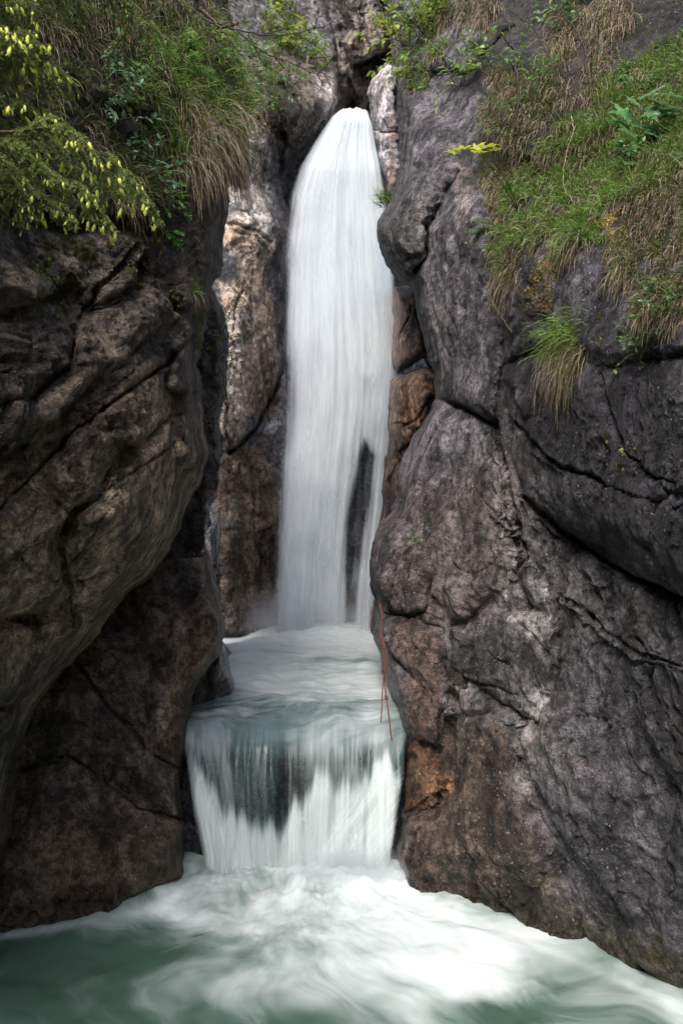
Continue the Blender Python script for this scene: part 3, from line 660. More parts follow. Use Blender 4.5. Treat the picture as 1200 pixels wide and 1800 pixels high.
pool_f = np.interp(Y0, [9.0, 9.6, 10.3, 11.2, 12.5, 15, 17], [.26, .34, .56, .84, .95, 1.0, 1.0]) + .42 * nz2
pool_f -= .5 * np.exp(-((PXs - 585) / 60) ** 2 - ((PYs - 1160) / 9) ** 2)
foam = np.where(lipc > 0, pool_f * (1 - lipc) + fo_f * lipc, pool_f).clip(0, 1)
dark = np.exp(-((PXs - 520) / 36) ** 2 - ((PYs - 1370) / 62) ** 2) * .20 + np.exp(-((PXs - 640) / 44) ** 2 - ((PYs - 1322) / 24) ** 2) * .16
op = 1 - lipc * (1 - fall) * np.interp(PYs, [1270, 1300, 1340, 1420], [.0, .26, .60, .66]) - dark * lipc * (1 - fall * .7)
op -= .12 * fall * (1 - fan) * lipc
eL = sstep(U / .06) ; eR = sstep((1 - U) / .04)
op = op * (1 - lipc * (1 - eL * eR))
op = op.clip(0, 1)
along = Sx + 0.
fx = Xg * np.where(lipc > 0, 1, 1.)
flowx = (U - .5) * 2.7 + fan * .75 * np.clip(PYs - 1340, 0, 300) / F * Y0
# the pool's own currents swirl
fpx = Xg + .5 * fbm(np.stack([Xg * .7, Y0 * .5, 0 * Xg], -1), 3, seed=51); fpy = Y0 + .7 * fbm(np.stack([Xg * .6, Y0 * .5, 0 * Xg + 4], -1), 3, seed=53)
bl = sstep((Sx - 8.0 - .35 * nz2) / 1.1)
flow_c = np.stack([flowx + .05 * nz, along, 0 * Xg], -1)
flow_p = np.stack([fpx * .55, fpy * 1.5, 0 * Xg + 2], -1)
k_lip = int(np.searchsorted(ss, 8.1)); fa = np.arange(len(ss) - 1)
ny = len(ss)
POOLM = water_material('upper_pool_water', deep=(.20,.29,.25), foamc=(.82,.87,.84), shade=(.50,.60,.56), s1=(1.3,.9), s2=(3.2,4.), aer=.0)
def sub(name, a, b, flow, mat, parent=None):
    sl = slice(a, b)
    Ps = P[sl]; return mesh_obj(name, Ps.reshape(-1, 3), grid_faces(Ps.shape[0], nu), mat, parent, attrs={'flow': flow[sl].reshape(-1, 3), 'flow2': flow_p[sl].reshape(-1, 3), 'bl': bl[sl].ravel(), 'opac': op[sl].ravel(), 'foam': foam[sl].ravel()})
# smooth hand-over from pool to lip
k_mid = int(np.searchsorted(ss, 7.9))
o = sub('upper_pool_water', 0, k_mid + 1, flow_c, CASC); tag(o, kind='structure')
cas = empty('cascade', [-.2, 8.5, 0]); tag(cas, 'short wide cascade spilling over the dark rock sill into the lower pool', 'waterfall')
under(sub('water_curtain', k_mid, ny, flow_c, CASC), cas)
# loose outer strands of the cascade
Pv = P.copy(); Pv[..., 1] -= .10 + .05 * nz
opv = lipc * fall * (.30 + .5 * nz + .25 * fan) * eL * eR
mesh = mesh_obj('spray_veil', Pv[k_mid + 60:].reshape(-1, 3), grid_faces(ny - k_mid - 60, nu), CASC, None, attrs={'flow': (flow_c + np.array([7, 3, 2.]))[k_mid + 60:].reshape(-1, 3), 'flow2': flow_p[k_mid + 60:].reshape(-1, 3), 'bl': bl[k_mid + 60:].ravel() * 0 + 1, 'opac': opv[k_mid + 60:].clip(0, 1).ravel(), 'foam': (foam + .15)[k_mid + 60:].clip(0, 1).ravel()})
under(mesh, cas)

# lower pool
xs = np.linspace(-5.5, 5.5, 560); ys = np.linspace(-2., 9.4, 520)
X, Y = np.meshgrid(xs, ys)
ix, iy = -.25, 8.35
dx, dy = X - ix, Y - iy; R = np.hypot(dx, dy); TH = np.arctan2(dx, -dy)
wx = .45 * fbm(np.stack([X * .8, Y * .8, 0 * X], -1), 3, seed=61); wy = .45 * fbm(np.stack([X * .8, Y * .8, 0 * X + 5], -1), 3, seed=63)
Rw = np.hypot(dx + wx, dy + wy); THw = np.arctan2(dx + wx, -(dy + wy))
Z = .05 * fbm(np.stack([THw * 2.2, Rw * 1.4, 0 * X], -1), 4, seed=65) * np.clip(R, 0, 1) + .10 * fbm(np.stack([X * .8, Y * .8, 0 * X], -1), 3, seed=66) + .12 * np.exp(-((X - ix) / 1.) ** 2 - ((Y - 8.2) / .35) ** 2) * (1 + 1.2 * fbm(np.stack([X * 5, Y * 5, 0 * X], -1), 3, seed=68))
Z += .03 * fbm(np.stack([THw * 7, Rw * 2.4, 0 * X], -1), 3, seed=69)
Z[0] = -.3
px = CX + X / np.maximum(Y, .5) * F; pyv = CY + (CAMZ - Z) / np.maximum(Y, .5) * F
fo = .84 - .29 * (R / 2.4) ** 1.3
fo += .34 * fbm(np.stack([THw * 2.0, Rw * 1.1, 0 * X], -1), 4, .6, seed=71)
fo -= .42 * np.exp(-((X + 1.95) / .6) ** 2 - ((Y - 6.9) / .35) ** 2) + .42 * sstep((-X - .7 - (7.6 - Y) * .35) / 2.2) 
fo += .40 * np.exp(-((X - 1.35) / .9) ** 2 - ((Y - 7.1) / .55) ** 2)
fo -= .38 * np.exp(-((X - 1.2) / .55) ** 2 - ((Y - 6.05) / .22) ** 2) + .25 * np.exp(-((X + .3) / .9) ** 2 - ((Y - 5.9) / .25) ** 2)
fo += .45 * np.exp(-(np.abs(Y - np.interp(X, [-3.4, -1.7, -1.55], [7.25, 7.85, 8.35]) + .22) / .16) ** 2) * (X < -1.3) * (.3 + .9 * vnoise(np.stack([X * 3, Y * 5, 0 * X], -1)))
wallr = np.interp(X, [.5, 1.0, 1.5, 2.0, 2.4, 2.8], [8.3, 7.8, 7.45, 7.0, 6.55, 6.2])
fo += .10 * np.exp(-((Y - (wallr - .22 + .08 * fbm(np.stack([X * 3, 0 * X, 0 * X], -1), 2, seed=75))) / .10) ** 2) * (X > .6)
bend = X + .55 * fbm(np.stack([X * .9, Y * .9, 0 * X], -1), 3, seed=81); bendy = Y + .5 * fbm(np.stack([X * .9, Y * .9, 0 * X + 9], -1), 3, seed=83)
kx = sstep((R - .5) / 1.6)
ang = THw * .8 + .0
flow = np.stack([(bendy - 8.3) * np.cos(ang * 0.9) * 1.0 + bend * np.sin(np.abs(ang)) * -.35, bend * .55 + .25 * Rw, 0 * X], -1)
flow = np.stack([THw * 1.25 * (.9 + .15 * np.sin(Rw * 2)) + 4 + .2 * wx, Rw * 1. + .2 * wy, 0 * X + .35 * THw], -1) * .95 + flow * .22
kr = sstep((R - .2) / 2.2)[..., None]
flow = flow * kr + np.stack([bend * 1.0 + 4, bendy * .9, 0 * X], -1) * (1 - kr)
POOLB = water_material('lower_pool_water', deep=(.065,.125,.095), foamc=(.82,.89,.88), shade=(.46,.57,.55), s1=(2.8,.8), s2=(8.,1.4), aer=.0)
o = mesh_obj('lower_pool_water', np.stack([X, Y, Z], -1).reshape(-1, 3), grid_faces(*X.shape)[:, ::-1], POOLB, attrs={'flow': flow.reshape(-1, 3), 'opac': np.ones(X.size), 'foam': fo.clip(0, 1).ravel()})
tag(o, kind='structure')
# bed of the gorge
gx, gy = np.meshgrid(np.linspace(-40, 40, 60), np.linspace(-40, 60, 60))
gz = np.full(gx.shape, -1.2) + .2 * fbm(np.stack([gx, gy, 0 * gx], -1) * .3, 3)
o = mesh_obj('riverbed', np.stack([gx, gy, gz], -1).reshape(-1, 3), grid_faces(60, 60)[:, ::-1], ROCK, attrs={'Col': np.tile([.12, .12, .10], (3600, 1)), 'moss': np.zeros(3600), 'wet': np.ones(3600)})
tag(o, kind='structure')

# drifting spray at the foot of the tall fall
def mist(name, loc, scale, dens, label=None):
    t = NT('mist')
    tc = t.n('ShaderNodeTexCoord').outputs['Object']
    ln = t.n('ShaderNodeVectorMath', operation='LENGTH'); t.put(ln.inputs[0], tc)
    f = t.ramp(ln.outputs['Value'], .15, 1., 1, 0)
    nn = t.noise(tc, 2.2, 3, .6)
    f = t.math('MULTIPLY', t.math('MULTIPLY', f, f), t.ramp(nn, .35, .65, .3, 1.4))
    v = t.n('ShaderNodeVolumePrincipled'); t.put(v.inputs['Color'], (.93, .95, 1.)); t.put(v.inputs['Density'], t.math('MULTIPLY', f, dens))
    m = t.out(None, v.outputs[0])
    th = np.linspace(0, math.pi, 13); ph = np.linspace(0, 2 * math.pi, 25)
    T, Pp = np.meshgrid(th, ph, indexing='ij')
    V = np.stack([np.sin(T) * np.cos(Pp), np.sin(T) * np.sin(Pp), np.cos(T)], -1)
    bm = None
    Vf = V[:, :-1].reshape(-1, 3); n = 24; fs = []
    for i in range(12):
        for j in range(n): fs.append([i * n + j, (i + 1) * n + j, (i + 1) * n + (j + 1) % n, i * n + (j + 1) % n])
    o = mesh_obj(name, Vf, np.array(fs), m); o.location = loc; o.scale = scale
    tag(o, kind='stuff'); return o
mist('mist', (-1.05, 15.6, 1.75), (1.6, 1.0, .85), 1.3)
mist('mist', (-.25, 15.7, 1.7), (1.5, .9, .6), .9)
mist('mist', (.0, 8.15, .1), (1.25, .45, .40), 4.)
# ------------------------------------------------------------------ plants
def leaf_material(name, trans=.35, rough=.5, var=.5):
    t = NT(name); c = t.attr('Col', 'Color')
    pos = t.n('ShaderNodeNewGeometry').outputs['Position']
    n = t.ramp(t.noise(pos, 30, 2, .5), .3, .7, 1 - var, 1 + var)
    g = t.n('ShaderNodeCombineColor'); [t.put(g.inputs[k], n) for k in range(3)]
    c = t.mix(1., c, g.outputs[0], 'MULTIPLY')
    p = t.n('ShaderNodeBsdfPrincipled'); t.put(p.inputs['Base Color'], c); p.inputs['Roughness'].default_value = rough
    tr = t.n('ShaderNodeBsdfTranslucent'); t.put(tr.inputs['Color'], c)
    m = t.n('ShaderNodeMixShader'); m.inputs[0].default_value = trans
    t.t.links.new(p.outputs[0], m.inputs[1]); t.t.links.new(tr.outputs[0], m.inputs[2])
    return t.out(m.outputs[0])
GRASSM = leaf_material('grass_blade'); LEAFM = leaf_material('leaf', .4, .4, .35); BARK = leaf_material('bark', 0., .85, .5); NEEDLE = leaf_material('needle', .2, .55, .4)
MOSSM = leaf_material('moss_cushion', 0., .95, .7); ROPEM = leaf_material('wet_rope', 0., .6, .3); MAPLEM = leaf_material('maple_leaf', .45, .4, .12)
UP = np.array([0, 0, 1.])
def unit(v): v = np.asarray(v, float); return v / (np.linalg.norm(v, axis=-1, keepdims=True) + 1e-9)

class Geo:
    def __init__(s): s.V = []; s.F = []; s.C = []; s.n = 0
    def add(s, V, F, C):
        V = np.asarray(V, float).reshape(-1, 3); F = np.asarray(F, np.int64)
        C = np.broadcast_to(np.asarray(C, float), V.shape) if np.asarray(C).ndim < 2 else np.asarray(C)
        s.V.append(V); s.F.append(F + s.n); s.C.append(C); s.n += len(V)
    def build(s, name, mat, parent=None, smooth=True, origin=None):
        V = np.concatenate(s.V); C = np.concatenate(s.C)
        f4 = [f for f in s.F if f.shape[1] == 4]; f3 = [f for f in s.F if f.shape[1] == 3]
        fs = ([np.concatenate(f4)] if f4 else []) + ([np.concatenate(f3)] if f3 else [])
        return mesh_obj(name, V, fs, mat, parent, smooth, {'Col': C}, origin)
    def tube(s, pts, r0, r1, col, n=6):
        pts = np.asarray(pts, float); k = len(pts)
        T = unit(np.gradient(pts, axis=0)); A = unit(np.cross(T, np.array([.31, .77, .55]))); B = np.cross(T, A)
        r = np.linspace(r0, r1, k)[:, None, None]; a = np.linspace(0, 2 * math.pi, n, endpoint=False)
        V = pts[:, None] + r * (np.cos(a)[None, :, None] * A[:, None] + np.sin(a)[None, :, None] * B[:, None])
        F = []
        for i in range(k - 1):
            for j in range(n): F.append([i * n + j, i * n + (j + 1) % n, (i + 1) * n + (j + 1) % n, (i + 1) * n + j])
        s.add(V, F, col)
    def blades(s, root, d0, length, width, droop, col, seg=5, jit=.12):
        """many bent tapering blades at once"""
        n = len(root); length = np.asarray(length)[:, None]; d = unit(d0); p = root.copy()
        side = unit(np.cross(d, RNG.normal(size=(n, 3)))); rows = []
        for k in range(seg + 1):
            t = k / seg; w = (np.asarray(width)[:, None] * (1 - t ** 1.6) * .5 + .0004)
            rows.append(p - side * w); rows.append(p + side * w)
            d = unit(d + np.array([0, 0, -1.]) * np.asarray(droop)[:, None] * (.5 + t) + RNG.normal(size=(n, 3)) * jit); p = p + d * length / seg
            side = unit(side - d * (side * d).sum(-1, keepdims=True))
        V = np.stack(rows, 1)      # n, 2(seg+1), 3
        b = (np.arange(n) * 2 * (seg + 1))[:, None, None]
        q = np.array([[2 * k, 2 * k + 1, 2 * k + 3, 2 * k + 2] for k in range(seg)])[None]
        t = np.repeat(np.arange(seg + 1) / seg, 2)[None, :, None]
        C = np.asarray(col)[:, None, :] * (.75 + .5 * t)
        s.add(V.reshape(-1, 3), (b + q).reshape(-1, 4), C.reshape(-1, 3))
    def leaves(s, root, dirn, normal, size, col, shape='ovate', bend=.25):
        """leaf plates with a folded midrib; several hundred at once"""
        if shape == 'ovate': prof = [(0, 0), (.12, .10), (.32, .25), (.55, .27), (.78, .15), (1, 0)]
        elif shape == 'lance': prof = [(0, 0), (.2, .09), (.45, .12), (.75, .08), (1, 0)]
        else: prof = None
        root = np.asarray(root, float); d = unit(dirn); nn = unit(normal - d * (normal * d).sum(-1, keepdims=True)); sd = np.cross(d, nn); size = np.asarray(size, float)[:, None]
        m = len(root)
        if prof:
            rows = []
            for (t, w) in prof:
                c = root + d * size * t - nn * size * bend * t * t
                rows += [c - sd * size * w + nn * size * w * .35, c, c + sd * size * w + nn * size * w * .35]
            k = len(prof); F = []
            for i in range(k - 1):
                for j in range(2): F.append([3 * i + j, 3 * i + j + 1, 3 * i + j + 4, 3 * i + j + 3])
            V = np.stack(rows, 1); nv = 3 * k
            s.add(V.reshape(-1, 3), (np.arange(m)[:, None, None] * nv + np.array(F)[None]).reshape(-1, 4), np.repeat(np.asarray(col), nv, 0))
        else:   # palmate leaf: five pointed lobes
            ang = []; rad = []
            for q, (a0, L) in enumerate([(-2.1, .55), (-1.05, .85), (0, 1.), (1.05, .85), (2.1, .55)]):
                for da, rr in [(-.38, .36), (-.22, .62), (-.12, .66), (0, 1.), (.12, .66), (.22, .62), (.38, .36)]:
                    ang.append(a0 + da * 1.25); rad.append(L * rr)
            ang = np.array([-2.9] + ang + [2.9]); rad = np.array([.12] + rad + [.12])
            c = root + d * size * .15
            V = [c]
            for a, r in zip(ang, rad):
                V.append(c + (d * math.cos(a) + sd * math.sin(a)) * size * .8 * r - nn * size * bend * r * r * .8 + nn * size * .06 * math.cos(a * 6))
            k = len(V); F = [[0, i, i + 1] for i in range(1, k - 1)]
            V = np.stack(V, 1)
            s.add(V.reshape(-1, 3), (np.arange(m)[:, None, None] * k + np.array(F)[None]).reshape(-1, 3), np.repeat(np.asarray(col), k, 0))

def poly_samples(poly, n):
    xs = [p[0] for p in poly]; ys = [p[1] for p in poly]; out = []
    X = RNG.uniform(min(xs), max(xs), n * 6); Y = RNG.uniform(min(ys), max(ys), n * 6)
    m = sdf(X, Y, poly) > 0
    return X[m][:n], Y[m][:n]
GREEN = np.array([.13, .20, .035]); GREEN2 = np.array([.20, .27, .05]); STRAW = np.array([.30, .24, .15]); DRY = np.array([.19, .14, .095])
def jcol(base, n, v=.25): return np.asarray(base) * (1 + RNG.normal(size=(n, 1)) * v).clip(.35, 1.9) * (1 + RNG.normal(size=(n, 3)) * .06)

def tussock(G, p, nrm, r, ng, ns, L, size=1., wid=.006, g=GREEN):
    out = unit(nrm * .8 + UP * .5)
    root = p + RNG.normal(size=(ng, 3)) * r * .5 - nrm * .02
    G.blades(root, out + RNG.normal(size=(ng, 3)) * .45 + UP * .25, RNG.uniform(.45, 1.1, ng) * L, np.full(ng, wid), RNG.uniform(.12, .42, ng), jcol(g, ng), 5)
    if ns:
        root = p + RNG.normal(size=(ns, 3)) * r * .5 - nrm * .02 - UP * r * .3
        G.blades(root, nrm * .8 + RNG.normal(size=(ns, 3)) * .35, RNG.uniform(.6, 1.35, ns) * L, np.full(ns, wid * .85), RNG.uniform(.5, 1.1, ns), jcol(STRAW if RNG.random() < .6 else DRY * 1.3, ns, .3), 5, .08)

def grass_stuff(mkey, specs, label):
    G = Geo()
    for poly, n, ng, ns, L, gcol in specs:
        X, Y = poly_samples(poly, n); P, N, U_ = on(mkey, X, Y)
        for p, nn_, u_ in zip(P, N, U_):
            if u_: tussock(G, p, nn_, L * .28, int(ng * RNG.uniform(.6, 1.3)), int(ns * RNG.uniform(.4, 1.4)), L * RNG.uniform(.7, 1.2), wid=.0045 + .0011 * (p[1] - 4), g=gcol * RNG.uniform(.75, 1.35))
    o = G.build('grass', GRASSM); tag(o, kind='stuff'); return o
GD = np.array([.10, .125, .035]); GB = np.array([.15, .25, .045])
grass_stuff('cliff12', [
  ([(1210,50),(1080,130),(980,230),(920,300),(885,360),(870,440),(880,500),(930,440),(1010,400),(1080,375),(1210,300)], 460, 40, 26, .19, GB),
  ([(940,120),(1010,200),(960,290),(880,340),(890,270)], 60, 25, 26, .20, GD),
  ([(1000,0),(1080,0),(1060,160),(1010,190),(940,140)], 46, 8, 44, .36, GD),
  ([(870,120),(940,130),(960,230),(880,250),(850,190)], 44, 24, 44, .26, GD),
  ([(730,-10),(880,-10),(870,40),(800,40),(740,50)], 40, 20, 46, .34, GD),
  ([(700,90),(740,60),(800,50),(760,160),(720,170)], 34, 26, 16, .18, GB),
  ([(850,280),(900,300),(890,450),(860,440),(860,330)], 40, 18, 34, .22, GD),
  ([(1050,-20),(1110,-20),(1110,100),(1060,110)], 24, 4, 40, .4, GD),
  ([(1090,400),(1160,390),(1210,430),(1210,580),(1130,560),(1080,470)], 54, 26, 36, .17, GD),
  ([(1080,290),(1210,240),(1210,400),(1110,400)], 60, 22, 36, .19, GD),
  ([(1205,40),(1500,0),(1500,420),(1205,420)], 200, 30, 26, .19, GB),
  ([(1205,420),(1360,420),(1300,560),(1205,580)], 30, 26, 36, .17, GD),
  ([(1000,390),(1060,380),(1060,430),(1000,470),(980,440)], 26, 40, 14, .16, GB),
], '')
grass_stuff('cliff1', [
  ([(250,70),(420,60),(438,200),(420,260),(340,300),(290,250),(240,160)], 150, 36, 12, .28, GB),
  ([(320,180),(420,180),(410,270),(340,300)], 50, 10, 60, .42, GD),
  ([(100,60),(260,60),(300,300),(180,300),(100,200)], 60, 18, 6, .20, GD * .7),
  ([(60,-20),(420,-20),(420,80),(60,80)], 110, 18, 16, .26, GD),
  ([(200,250),(330,290),(290,390),(220,380)], 50, 24, 14, .24, GD),
  ([(-320,-100),(-40,-60),(-40,330),(-300,300)], 60, 18, 10, .24, GD),
  ([(-40,-20),(100,-20),(140,300),(-40,330)], 40, 14, 6, .2, GD * .6),
], '')
grass_stuff('cliff5', [([(440,30),(520,20),(540,60),(600,110),(560,120),(470,90)], 30, 20, 10, .30, GB), ([(420,90),(520,120),(500,200),(430,190)], 26, 16, 2, .30, GB)], '')

def tuft_thing(mkey, px, py, L, ng, ns, label, spread=.3, g=GB, wid=.006):
    p, n_, _ = on(mkey, [px], [py]); p = p[0]; n_ = n_[0]
    G = Geo(); tussock(G, p, n_, L * spread, ng, ns, L, wid=wid, g=g)
    o = G.build('grass_tuft', GRASSM, origin=p); tag(o, label, 'grass tuft', 'grass tufts on the cliffs'); return o
tuft_thing('cliff12', 1012, 606, .40, 420, 420, 'lone bushy grass tuft, green above and straw below, on bare dark rock', .42)
tuft_thing('cliff12', 1022, 432, .24, 240, 160, 'fresh green grass tuft at the orange mossy patch below the grassy slope', .5)
tuft_thing('cliff12', 1105, 465, .24, 160, 240, 'green and straw grass tuft hanging on dark rock near the right edge', .5, GD * 1.3)
tuft_thing('cliff12', 1160, 520, .24, 160, 200, 'lowest of the hanging grass tufts near the right edge of the photo', .5, GD * 1.3)
tuft_thing('cliff12', 676, 352, .30, 160, 0, 'small bright green tuft leaning over the water at the right rim of the tall fall', .5, GB * 1.2, .010)
tuft_thing('cliff12', 905, 480, .30, 90, 190, 'straggly straw coloured tuft hanging beside smooth grey rock under the grassy slope', .5, GD)
tuft_thing('cliff1', 345, 515, .16, 50, 30, 'thin tuft of grass blades on the mossy edge of the left overhang', .3)

# cushions of moss
def moss_stuff(mkey, regs):
    G = Geo()
    th = np.array([0, .6, 1.15, 1.57]); ph = np.linspace(0, 2 * math.pi, 7, endpoint=False)
    for poly, n, r, col in regs:
        X, Y = poly_samples(poly, n); P, N, U_ = on(mkey, X, Y)
        dens = fbm(P * 2.2, 3, seed=90)
        for p, nr, u_, dd in zip(P, N, U_, dens):
            if not u_ or dd < -.05: continue
            a = unit(np.cross(nr, [.3, .5, .8])); b = np.cross(nr, a); rr = r * RNG.uniform(.3, 1.2)
            V = [p + nr * rr * .45 + RNG.normal(size=3) * rr * .1]
            for t in th[1:]:
                for f in ph:
                    k = rr * RNG.uniform(.75, 1.2)
                    V.append(p + (a * math.cos(f) + b * math.sin(f)) * math.sin(t) * k + nr * (math.cos(t) * .5 * k - .01))
            F3 = [[0, 1 + j, 1 + (j + 1) % 7] for j in range(7)]
            F4 = [[1 + i * 7 + j, 8 + i * 7 + j, 8 + i * 7 + (j + 1) % 7, 1 + i * 7 + (j + 1) % 7] for i in range(2) for j in range(7)]
            c = jcol(col, 1, .3); n0 = G.n; G.add(V, F3, c[0]); G.F.append(np.array(F4) + n0)
    o = G.build('moss', MOSSM); tag(o, kind='stuff')
MO = np.array([.16, .105, .02]); MG = np.array([.075, .085, .015])
moss_stuff('cliff12', [([(1030,390),(1090,375),(1110,400),(1090,440),(1040,450),(1000,470),(960,480),(970,440)], 2200, .018, MO), ([(930,470),(990,440),(980,510),(950,560),(930,530)], 1100, .017, MO), ([(950,550),(1060,550),(1070,610),(960,620)], 120, .022, MG),
   ([(1040,740),(1130,760),(1110,830),(1050,820)], 70, .02, np.array([.14, .15, .03])), ([(850,250),(900,250),(890,330),(860,330)], 200, .04, MO * .8), ([(1080,560),(1200,520),(1200,640),(1100,620)], 120, .022, MG), ([(840,30),(900,20),(900,60),(850,60)],100,.05,MO*.8)])
moss_stuff('cliff1', [([(180,400),(270,420),(270,480),(200,470)], 260, .03, MG), ([(320,500),(362,550),(362,630),(335,600)], 260, .026, MG * 1.3), ([(90,440),(130,540),(100,560),(50,470)], 200, .025, MG * .8), ([(0,30),(180,30),(240,200),(120,200)], 400, .04, MG * .9), ([(220,100),(300,150),(300,240),(230,200)],240,.04,MG)])

# small leafy plants
def plant(mkey, px, py, label, size=.3, nst=6, leaf=.055, col=(.20, .30, .05), shape='ovate', name='leafy_plant', cat='plant', out=.0, spread=.8, pairs=5, up=.5, group='small plants on the cliffs', mat=None, wild=.35):
    p, n_, _ = on(mkey, [px], [py]); p = p[0] + n_[0] * out; n_ = n_[0]
    root = empty(name, p.tolist()); tag(root, label, cat, group)
    S = Geo(); Lf = Geo()
    for k in range(nst):
        d = unit(n_ * .7 + UP * up + RNG.normal(size=3) * spread * .6); q = p - n_ * .03 + RNG.normal(size=3) * size * .15; pts = [q]
        ln = size * RNG.uniform(.6, 1.25)
        for j in range(6):
            q = q + d * ln / 6; pts.append(q); d = unit(d + np.array([0, 0, -.10]) + RNG.normal(size=3) * .12)
        pts = np.array(pts); S.tube(pts - p, .003 + .008 * size, .0015, (.10, .07, .04), 4)
        R_, D_, N_, Z_ = [], [], [], []
        for j in range(pairs):
            t = .35 + .65 * j / max(pairs - 1, 1); i = t * 6; i0 = min(int(i), 5); b = pts[i0] + (pts[i0 + 1] - pts[i0]) * (i - i0); ax = unit(pts[i0 + 1] - pts[i0])
            sd = unit(np.cross(ax, UP + RNG.normal(size=3) * .3))
            for s_ in (-1, 1):
                R_.append(b - p); D_.append(sd * s_ * .9 + ax * .5 + RNG.normal(size=3) * wild); N_.append(UP * .8 + np.array([0, -.55, 0]) + RNG.normal(size=3) * wild); Z_.append(leaf * RNG.uniform(.6, 1.2))
        R_.append(pts[-1] - p); D_.append(unit(pts[-1] - pts[-2])); N_.append(UP + np.array([0, -.4, 0])); Z_.append(leaf)
        Lf.leaves(np.array(R_), np.array(D_), np.array(N_), Z_, jcol(col, len(R_), .16), shape)
    S.build('stem', BARK, root); Lf.build('foliage', mat or LEAFM, root)
    return root
YG = (.30, .38, .06); DG = (.07, .15, .045); BG = (.10, .20, .07)
plant('cliff5', 498, 80, 'yellow-green leafy shrub on the rock shoulder left of the waterfall lip', .75, 12, .17, YG, pairs=6)
plant('cliff5', 462, 100, 'green leafy shrub growing in a crack left of the yellow-green one', .7, 10, .14, (.14,.24,.05), pairs=6)
plant('cliff5', 540, 110, 'low spreading green plant on the edge of the brown rock left of the lip', .6, 8, .13, (.17,.28,.05), pairs=6)
plant('cliff5', 455, 150, 'dark green trailing plant lower on the brown rock left of the fall', .6, 9, .12, DG, up=-.2)
plant('cliff5', 510, 150, 'small dark green plant in the middle of the brown rock left of the fall', .55, 7, .12, (.12,.2,.05), up=0)
plant('cliff5', 480, 15, 'green tuft of leaves at the top edge left of the dark cleft', .6, 8, .13, (.15,.22,.04))
plant('cliff3', 372, 590, 'bright small-leaved plant in the gap behind the left overhang', .5, 9, .06, (.14,.28,.06), up=.2)
plant('cliff3', 385, 640, 'lower small-leaved plant clinging in the gap behind the left overhang', .45, 8, .055, (.13,.24,.06), up=-.1)
plant('cliff12', 716, 70, 'yellow-green leafy shrub at the top left corner of the right cliff', .8, 10, .14, YG, pairs=6)
plant('cliff12', 752, 60, 'large leafy green shrub beneath the dry grass at the top of the right cliff', .8, 13, .12, (.22,.33,.06), pairs=7)
plant('cliff12', 740, 120, 'green bush hanging above the grey folded rock', .6, 9, .10, (.18,.28,.05), up=-.1)
plant('cliff12', 795, 15, 'light green leaves overhanging the top edge beside the dry grass', .6, 8, .10, YG)
plant('cliff12', 812, 150, 'light green plant with pointed leaves spreading over the grey rock', .55, 12, .10, (.30,.42,.10), 'lance', pairs=6, wild=.25)
plant('cliff12', 850, 130, 'leafy plant below the clump of dry grass, right of the pointed-leaved one', .5, 10, .09, (.20,.32,.07), pairs=6)
plant('cliff12', 905, 130, 'green undergrowth plant between the two dark saplings', .5, 9, .08, (.14,.24,.06))
plant('cliff12', 1000, 60, 'blue-green leafy plant high on the right slope', .5, 8, .10, (.13,.26,.10))
plant('cliff12', 1010, 8, 'bright green leaves at the top edge above the right slope', .6, 8, .12, (.26,.42,.08))
plant('cliff12', 955, 165, 'small green plant at the upper rim of the grassy slope', .35, 8, .07, (.14,.28,.07))
plant('cliff12', 900, 215, 'low dark green plant under the hanging dry grass', .35, 8, .06, (.13,.23,.06))
plant('cliff12', 865, 235, 'tiny-leaved plant above the yellow maple leaves', .3, 7, .05, (.13,.22,.06))
plant('cliff12', 1115, 175, 'leafy green undergrowth above the palmate-leaved plant', .4, 8, .07, (.12,.25,.07))
plant('cliff12', 1110, 300, 'green herb in the grass below the palmate-leaved plant', .3, 8, .07, (.12,.25,.07))
plant('cliff12', 1180, 560, 'dark leafy plant at the right edge below the hanging tufts', .3, 9, .05, (.10,.20,.06))
plant('cliff12', 1120, 605, 'tiny green plant on dark rock right of the lone grass tuft', .22, 8, .035, (.13,.23,.05))
plant('cliff12', 868, 445, 'small green seedlings at the foot of the grassy slope beside grey rock', .28, 7, .05, (.13,.24,.07))
plant('cliff1', 195, 190, 'pale bluish-green leafy plant on the shaded left ledge', .40, 9, .065, (.16,.30,.16))
plant('cliff1', 225, 165, 'small green plant beneath the middle spruce bough', .35, 8, .055, (.13,.25,.08))
plant('cliff1', 262, 300, 'bluish leafy plant above the drooping spruce tip', .36, 9, .065, (.15,.30,.14))
plant('cliff1', 290, 345, 'green leafy plant hanging beside the drooping spruce tip', .30, 8, .06, (.16,.34,.08))
plant('cliff1', 300, 385, 'lowest leafy sprig hanging under the left ledge', .22, 5, .07, (.18,.38,.08), up=-.1)
plant('cliff1', 20, 375, 'small light green sprig on dark rock at the left edge', .22, 5, .05, (.13,.30,.07))
plant('cliff1', 350, 95, 'green leafy plant among the upper grass of the left ledge', .4, 8, .06, (.14,.25,.05))
plant('cliff1', 385, 135, 'small-leaved green plant near the right rim of the left ledge', .4, 9, .05, (.14,.26,.05))
plant('cliff1', 420, 215, 'golden-green fern-like plant at the tip of the left ledge', .4, 12, .06, (.34,.32,.08), 'lance')
plant('cliff1', 400, 190, 'yellowish plant just above the tip of the left ledge', .35, 9, .05, (.26,.26,.07), 'lance')
plant('cliff1', 120, 30, 'dark green plant in the shade near the top left corner', .4, 8, .06, (.08,.17,.06))
plant('cliff12', 733, 963, 'tiny sprout on the rounded brown knob above the red rope', .16, 4, .04, (.16,.25,.05), name='seedling')
